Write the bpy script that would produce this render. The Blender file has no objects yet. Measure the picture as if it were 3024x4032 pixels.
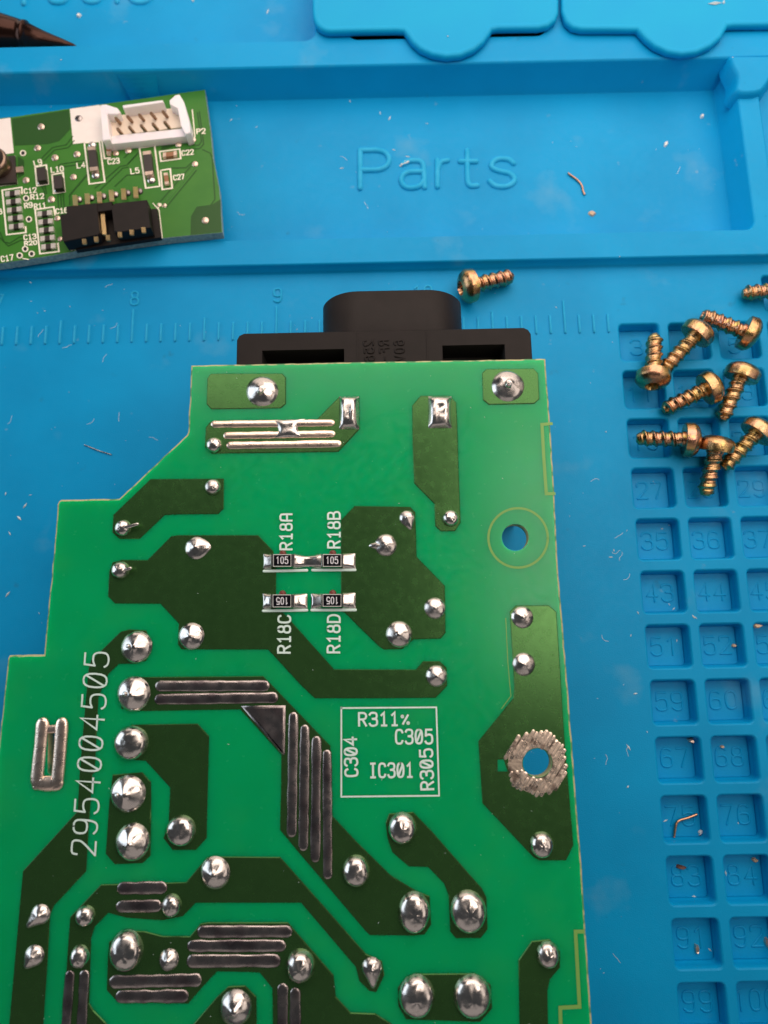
import bpy, math, random
from mathutils import Vector, Matrix, noise
from mathutils.geometry import tessellate_polygon
random.seed(7)
K = 0.001                      # everything below is written in millimetres
sc = bpy.context.scene
COL = sc.collection
# ------------------------------------------------------------------ camera
def rot(a, b, c):
    return Matrix.Rotation(c, 3, 'Z') @ Matrix.Rotation(b, 3, 'Y') @ Matrix.Rotation(a, 3, 'X')
RM = rot(.1855, .0051, -.0199)
CP = Vector((43.8783, -52.4036, 112.7519))
F = 2700.0
cam_d = bpy.data.cameras.new('camera'); cam = bpy.data.objects.new('camera', cam_d); COL.objects.link(cam)
cam.matrix_world = Matrix.Translation(CP * K) @ RM.to_4x4()
cam_d.sensor_fit = 'VERTICAL'; cam_d.sensor_height = 36; cam_d.sensor_width = 27
cam_d.lens = 36 * F / 4032
cam_d.clip_start = 0.005; cam_d.clip_end = 10
cam_d.dof.use_dof = True; cam_d.dof.focus_distance = 0.096; cam_d.dof.aperture_fstop = 28
sc.camera = cam
# ------------------------------------------------------------------ light
w = bpy.data.worlds.new('World'); sc.world = w; w.use_nodes = True
bg = w.node_tree.nodes['Background']; bg.inputs[0].default_value = (.74, .78, .82, 1); bg.inputs[1].default_value = .06
def lamp(name, loc, tgt, sx, sy, col, e):
    l = bpy.data.lights.new(name, 'AREA'); l.shape = 'RECTANGLE'; l.size = sx; l.size_y = sy; l.color = col; l.energy = e
    o = bpy.data.objects.new(name, l); COL.objects.link(o)
    o.location = loc; o.rotation_euler = (Vector(tgt) - Vector(loc)).to_track_quat('-Z', 'Y').to_euler()
def rad(sx, sy, L): return math.pi * sx * sy * L
lamp('ceiling_bounce', (.115, .180, .175), (.115, .180, 0), .34, .285, (1, .84, .74), rad(.34, .285, 2.25))
lamp('wall_bounce', (.138, -.014, .205), (.138, -.014, 0), .10, .10, (1, .83, .72), rad(.10, .10, 3.0))
lamp('low_wall_bounce', (.30, -.11, .205), (.30, -.11, 0), .16, .20, (1, .84, .74), rad(.16, .20, .9))
lamp('far_wall', (.05, .36, .09), (.05, 0, .05), .60, .17, (1, .82, .70), rad(.60, .17, .9))
lamp('side_wall', (.40, .06, .10), (.05, .0, .04), .18, .40, (1, .80, .66), rad(.18, .40, .35))
lamp('dim_room', (.04, -.42, .20), (.04, -.03, .02), .60, .26, (1, .86, .80), rad(.60, .26, .26))
lamp('window_light', (-.34, .04, .15), (.02, .0, .02), .30, .26, (.76, .88, 1), rad(.30, .26, 1.7))
sc.view_settings.view_transform = 'Standard'; sc.view_settings.look = 'None'
sc.view_settings.exposure = 0.35; sc.view_settings.gamma = 1.0
# ------------------------------------------------------------------ helpers
class Plane:
    def __init__(s, O, n): s.O = Vector(O); s.n = Vector(n).normalized()
    def un(s, u, v, h=0.0):
        d = RM @ Vector((u - 1512, 2016 - v, -F)); O = s.O + s.n * h
        return CP + d * ((O - CP).dot(s.n) / d.dot(s.n))
MAT = Plane((0, 0, 0), (0, 0, 1))
PCB = Plane((0, 0, 22), (0, 0, 1))
SMALL = Plane((0, 0, 6.38), (0, .134, 1))
def Z(x0, y0, s, pts): return [(x0 + a / s, y0 + b / s) for a, b in pts]
def area2(p): return sum(p[i][0] * p[(i + 1) % len(p)][1] - p[(i + 1) % len(p)][0] * p[i][1] for i in range(len(p)))
def offset(poly, d):           # grow a counter-clockwise outline by d
    n = len(poly); out = []
    for i in range(n):
        a, b, c = Vector(poly[i - 1][:2]), Vector(poly[i][:2]), Vector(poly[(i + 1) % n][:2])
        e1 = (b - a).normalized(); e2 = (c - b).normalized()
        n1 = Vector((e1.y, -e1.x)); n2 = Vector((e2.y, -e2.x)); m = n1 + n2
        k = max(m.length_squared / 2, .3)
        out.append(b + m * (d / k))
    return out
def chaikin(p, k=2):
    for _ in range(k):
        q = [p[0]]
        for a, b in zip(p, p[1:]):
            q += [(a[0] * .75 + b[0] * .25, a[1] * .75 + b[1] * .25), (a[0] * .25 + b[0] * .75, a[1] * .25 + b[1] * .75)]
        q.append(p[-1]); p = q
    return p
class MB:
    def __init__(s): s.v = []; s.f = []; s.mi = []; s.sm = []
    def vs(s, pts): k = len(s.v); s.v += [Vector(p) for p in pts]; return list(range(k, len(s.v)))
    def face(s, idx, mi=0, sm=False): s.f.append(tuple(idx)); s.mi.append(mi); s.sm.append(sm)
    def poly(s, pts, mi=0): s.face(s.vs(pts), mi)
    def bridge(s, A, B, mi=0, closed=True, sm=True):
        n = len(A)
        for i in range(n if closed else n - 1):
            j = (i + 1) % n; s.face((A[i], A[j], B[j], B[i]), mi, sm)
    def fill(s, loops, mi=0, flip=False):           # loops of 3-D points, first the outline, then holes
        ids = [s.vs(l) for l in loops]; flat = [i for l in ids for i in l]
        for t in tessellate_polygon([[Vector((p[0], p[1], 0)) for p in l] for l in loops]):
            a, b, c = (flat[k] for k in t); A, B, C_ = s.v[a], s.v[b], s.v[c]
            if ((B - A).cross(C_ - A).z < 0) != flip: b, c = c, b
            s.face((a, b, c), mi)
        return ids
    def box(s, c, X, Y, Zv, mi=0, bev=0.0):          # half-axes X, Y, Zv ; optional bevel on the top rim
        c = Vector(c); X, Y, Zv = Vector(X), Vector(Y), Vector(Zv)
        r = lambda k, z: [c + X * k * a + Y * k * b + Zv * z for a, b in ((-1, -1), (1, -1), (1, 1), (-1, 1))]
        A = s.vs(r(1, -1))
        if bev:
            B = s.vs(r(1, 1 - bev)); s.bridge(A, B, mi, sm=False); Cc = s.vs(r(1 - bev * .5, 1)); s.bridge(B, Cc, mi, sm=False); s.face(Cc, mi)
        else:
            B = s.vs(r(1, 1)); s.bridge(A, B, mi, sm=False); s.face(B, mi)
        s.face(A[::-1], mi)
    def prism(s, top, n, d, mi=0, bev=0.0):         # top polygon (ccw), dropped by d along n
        n = Vector(n)
        if bev:
            c = sum(top, Vector()) / len(top); ins = [p + (c - p).normalized() * bev for p in top]
            T = s.vs(ins); M_ = s.vs([p - n * bev for p in top]); s.bridge(M_, T, mi, sm=False)
        else: T = M_ = s.vs(top)
        B = s.vs([p - n * d for p in top]); s.bridge(B, M_, mi, sm=False); s.face(T, mi); s.face(B[::-1], mi)
    def ridge(s, P, n, wd, h, mi=0, seg=6, cap=True, var=0.0, base=0.0):   # half-round bead along P
        P = [Vector(p) for p in P]; n = Vector(n).normalized(); N = len(P)
        st = []
        for i in range(N):
            t = ((P[min(i + 1, N - 1)] - P[i]).normalized() + (P[i] - P[max(i - 1, 0)]).normalized())
            t = t.normalized(); st.append((P[i], t, 1.0))
        if cap:
            t0, t1 = st[0][1], st[-1][1]
            a = [(P[0] - t0 * wd * .5 * math.sin(q), t0, max(math.cos(q), .12)) for q in (1.45, 1.0, .5)]
            b = [(P[-1] + t1 * wd * .5 * math.sin(q), t1, max(math.cos(q), .12)) for q in (.5, 1.0, 1.45)]
            st = a + st + b
        prev = None; first = None
        for p, t, k in st:
            side = t.cross(n).normalized(); kk = k
            if var: kk = k * (1 + var * noise.noise(p * 1.1))
            ring = s.vs([p + side * math.cos(a) * wd * .5 * kk + n * (math.sin(a) * h * kk + base) for a in [math.pi * q / seg for q in range(seg + 1)]])
            if prev: s.bridge(prev, ring, mi, closed=False)
            else: first = ring
            prev = ring
        s.face(first[::-1], mi); s.face(prev, mi)
    def ribbon(s, P, n, wd, mi=0):
        P = [Vector(p) for p in P]; n = Vector(n); N = len(P); prev = None
        for i in range(N):
            e1 = (P[i] - P[i - 1]).normalized() if i else (P[1] - P[0]).normalized()
            e2 = (P[i + 1] - P[i]).normalized() if i < N - 1 else e1
            t = (e1 + e2).normalized(); k = max(t.dot(e1), .5)
            p = P[i]
            if i == 0: p = p - e1 * wd * .35
            if i == N - 1: p = p + e1 * wd * .35
            side = t.cross(n).normalized() * (wd * .5 / k)
            r = s.vs([p - side, p + side])
            if prev: s.face((prev[0], prev[1], r[1], r[0]), mi)
            prev = r
    def build(s, name, mats, parent=None, org=None, shared=None):
        root = org if org is not None else Vector((0, 0, 0))
        me = bpy.data.meshes.new(name)
        me.from_pydata([tuple((v - root) * K) for v in s.v], [], s.f)
        mats = mats if isinstance(mats, (list, tuple)) else [mats]
        for m in mats: me.materials.append(m)
        for p, mi, sm in zip(me.polygons, s.mi, s.sm): p.material_index = mi; p.use_smooth = sm
        me.update(); me.validate()
        o = bpy.data.objects.new(name, me); COL.objects.link(o)
        if parent is not None: o.parent = parent
        else: o.location = root * K
        return o
def thing(name, label, cat, base, group=None):
    o = bpy.data.objects.new(name, None); COL.objects.link(o); o.location = Vector(base) * K
    o.empty_display_size = .005; o['label'] = label; o['category'] = cat
    if group: o['group'] = group
    return o
def tag(o, label, cat, group=None, kind=None):
    o['label'] = label; o['category'] = cat
    if group: o['group'] = group
    if kind: o['kind'] = kind
    return o
# ------------------------------------------------------------------ materials
def material(name, base, rough=.5, metal=0.0, spec=.5, var=None, vs=.3, bump=0.0, bs=8.0, rvar=0.0, coat=0.0, layers=(), stretch=None, sss=0.0):
    m = bpy.data.materials.new(name); m.use_nodes = True; nt = m.node_tree; N = nt.nodes; L = nt.links
    b = N['Principled BSDF']; b.inputs['Roughness'].default_value = rough; b.inputs['Metallic'].default_value = metal
    b.inputs['Specular IOR Level'].default_value = spec; b.inputs['Coat Weight'].default_value = coat
    b.inputs['Coat Roughness'].default_value = .12
    if sss:
        b.inputs['Subsurface Weight'].default_value = sss; b.inputs['Subsurface Scale'].default_value = .0045
        b.inputs['Subsurface Radius'].default_value = (.5, 1, .6)
    tc = N.new('ShaderNodeTexCoord'); mp = N.new('ShaderNodeMapping'); L.new(tc.outputs['Object'], mp.inputs[0])
    mp.inputs['Scale'].default_value = tuple(1000 * q for q in (stretch or (1, 1, 1)))
    def nz(scale, det=3):
        n_ = N.new('ShaderNodeTexNoise'); n_.inputs['Scale'].default_value = scale; n_.inputs['Detail'].default_value = det
        L.new(mp.outputs[0], n_.inputs['Vector']); return n_
    cur = N.new('ShaderNodeRGB'); cur.outputs[0].default_value = (*base, 1); cur = cur.outputs[0]
    def mixin(fac, col):
        nonlocal cur
        x = N.new('ShaderNodeMix'); x.data_type = 'RGBA'; L.new(fac, x.inputs[0]); L.new(cur, x.inputs[6])
        x.inputs[7].default_value = (*col, 1); cur = x.outputs[2]
    def ramp(src, a, b2, top=1.0):
        r = N.new('ShaderNodeMapRange'); r.inputs[1].default_value = a; r.inputs[2].default_value = b2; r.inputs[4].default_value = top
        L.new(src, r.inputs[0]); return r.outputs[0]
    if var: mixin(ramp(nz(vs).outputs[0], .35, .65), var)
    for col, scale, a, b2, top in layers: mixin(ramp(nz(scale, 4).outputs[0], a, b2, top), col)
    L.new(cur, b.inputs['Base Color'])
    if rvar:
        r = ramp(nz(.9, 4).outputs[0], .3, .7, 1)
        q = N.new('ShaderNodeMapRange'); L.new(r, q.inputs[0]); q.inputs[3].default_value = max(rough - rvar, .02); q.inputs[4].default_value = rough + rvar
        L.new(q.outputs[0], b.inputs['Roughness'])
    if bump:
        bp = N.new('ShaderNodeBump'); bp.inputs['Strength'].default_value = 1; bp.inputs['Distance'].default_value = bump * K
        L.new(nz(bs, 4).outputs[0], bp.inputs['Height']); L.new(bp.outputs[0], b.inputs['Normal'])
    return m
M_mat = material('blue_silicone', (.0, .335, .68), .46, spec=.17, var=(.0, .295, .61), vs=.06, bump=.03, bs=5, rvar=.06,
                 layers=[((.16, .40, .58), .09, .62, .80, .40), ((.35, .45, .50), .35, .72, .82, .45), ((.02, .16, .30), .25, .70, .80, .5), ((.0, .22, .45), 1.1, .70, .80, .4), ((.25, .52, .68), 2.2, .76, .80, .5)])
M_lid = material('blue_silicone_lid', (.0, .37, .66), .5, spec=.18, var=(.0, .35, .66), vs=.1, bump=.01, bs=6,
                 layers=[((.25, .50, .65), 1.8, .74, .80, .5)])
M_mask = material('green_solder_mask', (.0, .42, .145), .22, spec=.34, var=(.0, .385, .13), vs=.08, bump=.006, bs=1.4, rvar=.06,
                  layers=[((.12, .40, .20), 1.7, .77, .80, .4), ((.02, .42, .12), .12, .50, .72, .4)], sss=.9)
M_edge = material('raw_board_edge', (.42, .46, .20), .7, var=(.55, .50, .28), vs=1.5, bump=.05, bs=5, layers=[((.10, .30, .12), .6, .5, .6, 1)])
M_cu = material('copper_under_mask', (.064, .180, .050), .26, metal=.76, spec=.5, var=(.060, .170, .048), vs=.3, bump=.006, bs=5, rvar=.03,
                layers=[((.16, .26, .10), 2.4, .80, .83, .4)])
M_sil = material('white_print', (.76, .93, .88), .6, var=(.68, .88, .80), vs=1.2, bump=.01, bs=9)
M_silf = material('faint_print', (.20, .42, .09), .5)
M_sold = material('solder', (.64, .60, .57), .22, metal=1, bump=.025, bs=1.6, rvar=.12, layers=[((.34, .30, .28), 1.3, .62, .72, .7)])
M_sold2 = material('dull_solder', (.42, .37, .36), .28, metal=1, bump=.02, bs=1.6, rvar=.10, layers=[((.16, .13, .14), .45, .45, .62, .8)])
M_bar = material('tinned_bar', (.92, .74, .62), .30, metal=1, bump=.03, bs=4, rvar=.06)
M_pl = material('black_plastic', (.010, .007, .006), .55, spec=.22, var=(.013, .009, .008), vs=.4, bump=.015, bs=7)
M_shade = material('recess_shade', (.006, .005, .005), .8)  # near-black colour paints in the shade inside compartments and inlet openings
M_res = material('resistor_black', (.003, .003, .006), .5, spec=.08)
M_cer = material('ceramic_white', (.7, .72, .68), .35)
M_prt = material('chip_print', (.72, .72, .76), .5)
M_glue = material('red_glue', (.16, .025, .015), .3, bump=.03, bs=3)
M_gold = material('gold_pin', (1, .70, .34), .3, metal=1, bump=.02, bs=3)
M_white = material('white_nylon', (.92, .90, .93), .35, var=(.92, .88, .86), vs=.3, sss=.3)
M_cream = material('cream_nylon', (.86, .72, .58), .5)
M_g2 = material('light_board_green', (.050, .200, .026), .35, spec=.25, var=(.040, .180, .024), vs=.2, bump=.004, bs=2, rvar=.05)
M_g2d = material('dark_board_green', (.020, .085, .014), .35, spec=.25, bump=.004, bs=2)
M_fr4 = material('glass_fibre_edge', (.34, .44, .40), .6, var=(.20, .28, .28), vs=2, bump=.06, bs=4)
M_silk2 = material('cream_print', (.95, .90, .74), .6, var=(.90, .84, .70), vs=1.5, bump=.01, bs=8)
M_pink = material('white_print_block', (.92, .84, .78), .5, var=(.90, .80, .74), vs=.5)
M_cap = material('capacitor_brown', (.30, .13, .055), .4)
M_chip = material('chip_charcoal', (.030, .022, .020), .4, bump=.01, bs=7)
M_pad = material('tinned_pad', (.72, .56, .46), .30, metal=.85, bump=.05, bs=3)
M_silver = material('bright_end_cap', (.85, .80, .74), .3, metal=.5)
M_hole = material('hole_dark', (.004, .006, .010), .6)
M_can = material('copper_can', (.24, .17, .13), .28, metal=1)
M_pinb = material('brown_pin', (.30, .19, .12), .35, metal=.8)
M_tool = material('brown_steel', (.038, .016, .011), .22, metal=.8, bump=.01, bs=2)
M_wire = material('copper_wire', (.60, .32, .20), .3, metal=1, bump=.02, bs=5)
M_flake = material('pale_flake', (.80, .80, .76), .4)
M_dust = material('dust_specks', (.62, .72, .74), .5)
M_raised = material('pale_silicone', (.03, .44, .74), .5, spec=.17, var=(.01, .38, .68), vs=.3, bump=.02, bs=5)  # slightly paler blue for the raised ticks, ruler numbers and tray letters
M_tan = material('tan_flake', (.70, .46, .26), .5, var=(.55, .40, .32), vs=2)
M_rust = material('rust_flake', (.16, .07, .05), .6)
M_scr = material('yellow_zinc', (.56, .34, .14), .23, metal=1, var=(.58, .30, .21), vs=.35, bump=.04, bs=4, rvar=.08,
                 layers=[((.50, .42, .12), .8, .55, .65, .8), ((.20, .11, .08), 1.4, .62, .7, .7)])
M_grime = material('grimy_copper', (.50, .42, .34), .45, metal=.9, bump=.05, bs=3, layers=[((.07, .05, .04), .5, .50, .62, .9)])
M_bare = material('scraped_copper', (.95, .78, .64), .30, metal=1, bump=.04, bs=3, rvar=.1, layers=[((.16, .10, .08), .8, .58, .66, .7)])
# ------------------------------------------------------------------ stroke lettering
def O_(x0, y0, x1, y1):
    a = []
    for k in range(17):
        t = math.pi * 2 * k / 16 + math.pi / 2; c, s_ = math.cos(t), math.sin(t)
        sg = lambda q: math.copysign(abs(q) ** .75, q)
        a.append(((x0 + x1) / 2 + (x1 - x0) / 2 * sg(c), (y0 + y1) / 2 + (y1 - y0) / 2 * sg(s_)))
    return a
c_ = chaikin
GL = {
 '0': [O_(0, 0, .6, 1)], 'O': [O_(0, 0, .6, 1)],
 'Q': [O_(0, 0, .6, 1), [(.1, .12), (.5, .88)]],           # slashed zero
 '1': [[(.1, .8), (.32, 1), (.32, 0)], [(.12, 0), (.52, 0)]],
 'j': [[(.1, .8), (.32, 1), (.32, 0)]],                     # plain one
 '2': [c_([(0, .78), (.02, 1.0), (.3, 1.02), (.6, 1.0), (.62, .68), (.45, .45), (.0, 0)]), [(0, 0), (.6, 0)]],
 '3': [c_([(0, .85), (.1, 1), (.35, 1.02), (.6, .95), (.6, .58), (.25, .53)]), c_([(.25, .53), (.62, .5), (.64, .1), (.4, -.02), (.1, 0), (0, .16)])],
 '4': [[(.45, 0), (.45, 1), (0, .3), (.62, .3)]],
 '5': [[(.56, 1), (.06, 1), (.03, .56)], c_([(.03, .56), (.25, .66), (.6, .62), (.64, .1), (.4, -.03), (.1, 0), (0, .15)])],
 '6': [c_([(.55, .9), (.4, 1.02), (.1, 1), (0, .6), (0, .3)]), O_(0, 0, .6, .58)],
 '7': [[(0, 1), (.6, 1), (.22, 0)]],
 '8': [O_(.05, .53, .55, 1), O_(0, 0, .6, .53)],
 '9': [O_(0, .42, .6, 1), c_([(.6, .7), (.6, .3), (.5, 0), (.2, -.02), (.03, .12)])],
 'A': [c_([(0, 0), (0, .7), (.05, 1), (.55, 1), (.6, .7), (.6, 0)], 1), [(0, .42), (.6, .42)]],
 'B': [[(0, 0), (0, 1)], c_([(0, 1), (.5, 1.02), (.6, .8), (.5, .53), (0, .53)]), c_([(0, .53), (.55, .53), (.68, .25), (.55, 0), (0, 0)])],
 'C': [c_([(.6, .8), (.5, 1), (.1, 1), (0, .75), (0, .25), (.1, 0), (.5, 0), (.6, .2)])],
 'D': [[(0, 0), (0, 1)], c_([(0, 1), (.45, 1), (.62, .7), (.62, .3), (.45, 0), (0, 0)])],
 'I': [[(.3, 0), (.3, 1)], [(.1, 1), (.5, 1)], [(.1, 0), (.5, 0)]],
 'L': [[(0, 1), (0, 0), (.55, 0)]],
 'P': [[(0, 0), (0, 1)], c_([(0, 1), (.5, 1.02), (.66, .75), (.5, .48), (0, .48)])],
 'R': [[(0, 0), (0, 1)], c_([(0, 1), (.5, 1.02), (.64, .75), (.5, .5), (0, .5)]), [(.3, .5), (.6, 0)]],
 '%': [O_(.02, .62, .14, .74), [(.55, .78), (.12, .1)], O_(.5, .1, .62, .22)],
 '-': [[(.1, .5), (.5, .5)]],
 'V': [[(0, 1), (.3, 0), (.6, 1)]], 'F': [[(.55, 1), (0, 1), (0, 0)], [(0, .55), (.45, .55)]],
 'T': [[(0, 1), (.7, 1)], [(.35, 1), (.35, 0)]], 'l': [[(.3, 0), (.3, 1)]],
 'o': [O_(0, 0, .58, .7)],
 'a': [c_([(.05, .62), (.2, .72), (.5, .70), (.52, .45), (.54, .0)]), c_([(.52, .42), (.1, .42), (-.02, .2), (.1, -.03), (.42, 0), (.53, .2)])],
 'r': [[(.1, 0), (.1, .7)], c_([(.1, .42), (.18, .66), (.45, .70)])],
 't': [c_([(.2, .95), (.2, .2), (.25, .0), (.48, .02)]), [(0, .66), (.45, .66)]],
 's': [c_([(.52, .6), (.4, .72), (.1, .72), (-.02, .5), (.2, .38), (.45, .34), (.58, .15), (.4, -.03), (.1, -.02), (-.02, .12)])],
}
def text_strokes(txt, a, b, cap, adv=.9, fill=None):
    """pixel strokes: baseline runs a->b in the photo, letters stand cap pixels high"""
    a, b = Vector(a), Vector(b); d = b - a; ux = d.normalized(); uy = Vector((ux.y, -ux.x))
    n = len(txt); tot = (n - 1) * adv + .62; s = d.length / tot; out = []
    for i, ch in enumerate(txt):
        for st in GL.get(ch, []):
            out.append([tuple(a + ux * ((i * adv + x) * s) + uy * (y * cap)) for x, y in st])
    return out
def print_text(mb, txt, a, b, cap, pl, wd, h0=.03, adv=.9):
    for k, st in enumerate(text_strokes(txt, a, b, cap, adv)):
        mb.ribbon([pl.un(u, v, h0 + .004 * (k % 3)) for u, v in st], pl.n, wd)
def ridge_text(mb, strokes, pl, h, wd, ht):
    for k, st in enumerate(strokes): mb.ridge([pl.un(u, v, h) for u, v in st], pl.n, wd, ht + .01 * (k % 3), seg=6)

# ================================================================== the mat
P_ = 8.7196; GX, GY = 85.7072, 1.4805
mat = thing('soldering_mat', 'blue silicone soldering mat with ruler, numbered pockets and parts tray under the circuit boards', 'mat', (40, -20, 0))
ORG = Vector((40, -20, 0))
def rrect(x0, y0, x1, y1, r, n=5):
    o = []
    for cx, cy, a0 in ((x1 - r, y1 - r, 0), (x0 + r, y1 - r, 90), (x0 + r, y0 + r, 180), (x1 - r, y0 + r, 270)):
        for k in range(n):
            a = math.radians(a0 + 90 * k / (n - 1)); o.append((cx + r * math.cos(a), cy + r * math.sin(a)))
    return o
mb = MB(); holes = []; ZT, ZF, ZL = 2.8, -3.5, 2.2
cells = [(i, j) for j in range(0, 15) for i in range(0, 5)] + [(i, -1) for i in range(3, 5)]
for i, j in cells:
    x0 = GX + P_ * i; y1 = GY - P_ * j; x1 = x0 + 6.95; y0 = y1 - 6.75
    rings = []
    for off, z, r in ((-.30, 0, .95), (-.12, -.07, .8), (0, -.26, .7), (.10, -1.1, .65), (.16, -2.1, .6), (.34, -2.3, .5)):
        rings.append([(x, y, z) for x, y in rrect(x0 + off, y0 + off, x1 - off, y1 - off, r)])
    holes.append(rings[0])
    ids = [mb.vs(r) for r in rings]
    for A, B in zip(ids, ids[1:]): mb.bridge(B, A)
    mb.face(ids[-1])
mb.fill([[(-90, -230, 0), (260, -230, 0), (260, 12.75, 0), (-90, 12.75, 0)]] + holes)
# rim of the parts tray: outline paths (left to right, then north), swept through a profile
def path(off):
    r = 1.9 - off
    inner = [(-90, 17.95 - off)] + [(110.7 - 1.9 + (r if r > 0 else 0) * math.sin(t) , 17.95 + 1.9 - r * math.cos(t)) for t in [math.pi / 2 * k / 6 for k in range(7)]]
    return inner
def sweep(offs, z_, fn):
    prev = None
    for o_, z in zip(offs, z_):
        ids = mb.vs([(x, y, z) for x, y in fn(o_)])
        if prev: mb.bridge(prev, ids, closed=False)
        prev = ids
def inner(o_):   # o_ > 0 goes into the tray
    r = 1.9 - o_ * .6; cx, cy = 110.7 - o_ - r, 17.9 + o_ * .35 + r
    return [(-90, 17.9 + o_ * .35)] + [(cx + r * math.sin(t), cy - r * math.cos(t)) for t in [math.pi / 2 * k / 8 for k in range(9)]] + [(110.7 - o_, 52.7)]
def outer(o_):   # o_ > 0 goes outwards
    r = 1.2 + o_; cx, cy = 113.2, 14.3
    return [(-90, cy - r)] + [(cx + r * math.sin(t), cy - r * math.cos(t)) for t in [math.pi / 2 * k / 6 for k in range(7)]] + [(cx + r, 100)]
sweep([1.35, 1.1, .22, .05, -.15], [ZF, ZF + .25, ZL - .35, ZL - .1, ZL], inner)
sweep([-.15, .02, .14, .34, .7], [ZL, ZL - .08, ZL - .3, .25, 0], outer)
A = [(x, y, ZL) for x, y in inner(-.15)]; B = [(x, y, ZL) for x, y in outer(-.15)]
mb.fill([B + [(A[-1][0], 100, ZL)] + A[::-1]])
mb.poly([(112.5, 12.75, 0), (260, 12.75, 0), (260, 54, 0), (112.5, 54, 0)]); mb.poly([(-90, 17.5, ZF), (112, 17.5, ZF), (112, 53, ZF), (-90, 53, ZF)])
# north wall and the plateau behind it, with the tool tray and two lidded compartments
def strip(x0, x1, prof, n=1):
    prev = None
    for y, z in prof:
        ids = mb.vs([(x0 + (x1 - x0) * k / n, y, z) for k in range(n + 1)])
        if prev: mb.bridge(ids, prev, closed=False)
        prev = ids
NW = [(51.35, ZF), (51.55, ZF + .25), (52.72, ZT - .4), (52.86, ZT - .12), (53.1, ZT)]
strip(-90, 116, NW)
strip(116, 260, [(52.0, 0), (52.2, .2), (52.72, ZT - .4), (52.86, ZT - .12), (53.1, ZT)])
tools = [(-90, 58.3)] + [(30.6 + 2.2 * math.sin(t), 60.5 - 2.2 * math.cos(t)) for t in [math.pi / 2 * k / 6 for k in range(7)]] + [(32.8, 100)]
comp = [rrect(MAT.un(1370, 125, ZT).x, 58.3, MAT.un(2150, 125, ZT).x, 90, 1.8), rrect(MAT.un(2235, 115, ZT).x, 58.5, MAT.un(3000, 110, ZT).x, 90, 1.8)]
mb.fill([[(-90, 53.1, ZT), (260, 53.1, ZT), (260, 100, ZT)] + [(x, y, ZT) for x, y in tools[::-1]]] + [[(x, y, ZT) for x, y in c] for c in comp])
a0 = mb.vs([(x, y, ZT) for x, y in tools]); a1 = mb.vs([(x - .15, y + .12, ZT - .3) for x, y in tools]); a2 = mb.vs([(x - .9, y + .9, ZF) for x, y in tools])
mb.bridge(a1, a0, closed=False); mb.bridge(a2, a1, closed=False)
mb.poly([(-90, 58, ZF), (33, 58, ZF), (33, 100, ZF), (-90, 100, ZF)])
for c in comp:
    a0 = mb.vs([(x, y, ZT) for x, y in c]); a1 = mb.vs([(x, y, -5) for x, y in c]); mb.bridge(a1, a0, 1, sm=False); mb.face(a1, 1)
# little spout in the wall between tool tray and parts tray
pl1 = Plane((0, 0, ZT), (0, 0, 1))
L0, R0 = pl1.un(440, 290).x, pl1.un(618, 288).x
for k in range(8):
    t0, t1 = k / 8, (k + 1) / 8
    def row(t):
        y = 53.1 - 2.9 * t; z = ZT - .03 - (ZT - ZF) * t ** 1.15; s_ = 1 - .42 * min(1, t * 1.15) ** .8
        m = (L0 + R0) / 2 + .3 * t; hw = (R0 - L0) / 2 * s_
        yb = 53.1 - 1.4 * t
        return [(m - hw - .35, yb + .3, z), (m - hw, y, z), (m + hw, y, z), (m + hw + .35, yb + .3, z)]
    mb.bridge(mb.vs(row(t1)), mb.vs(row(t0)), closed=False)
mat_body = mb.build('mat_body', [M_mat, M_shade], mat, ORG)
# raised nub at the right end of the plateau
mb = MB(); nub = [MAT.un(u, v, 3.4) for u, v in chaikin([(2884, 222), (2888, 250), (2902, 275), (2912, 300), (2910, 330), (2903, 352), (2925, 362), (2990, 358), (3012, 335), (3040, 290), (3100, 222)], 1)]
nub = nub[::1]
o1 = [tuple(p) for p in nub]
if area2(o1) < 0: o1 = o1[::-1]
rings = [offset(o1, d) for d in (.9, .35, .05, -.25)]
ids = [mb.vs([(p[0], p[1], z) for p in r]) for r, z in zip(rings, (0, 2.7, 3.2, 3.4))]
for A, B in zip(ids, ids[1:]): mb.bridge(A, B)
mb.face(ids[-1]); mb.build('raised_corner', M_mat, mat, ORG)
# ruler
def tick(h):
    m = MB(); m.ridge([Vector((0, 0, 0)), Vector((0, h, 0))], (0, 0, 1), .44, .32, seg=6); return m
tk = {3.1: None, 4.1: None, 5.9: None}
for h in tk:
    o = tick(h).build('ruler_tick', M_raised, mat); tk[h] = o.data; bpy.data.objects.remove(o)
for k in range(-12, 34):
    h = 5.9 if k % 10 == 0 else 4.1 if k % 5 == 0 else 3.1
    o = bpy.data.objects.new('ruler_tick', tk[h]); COL.objects.link(o); o.parent = mat
    o.location = (Vector((2.54 * k, .15, 0)) - ORG) * K
for txt, x in (('7', -24.7), ('8', -.55), ('9', 24.9), ('j0', 49.8)):
    mb = MB()
    for i, ch in enumerate(txt):
        for st in GL[ch]:
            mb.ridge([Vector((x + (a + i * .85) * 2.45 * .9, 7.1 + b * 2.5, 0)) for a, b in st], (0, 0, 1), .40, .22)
    mb.build('ruler_number', M_raised, mat, ORG)
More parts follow.
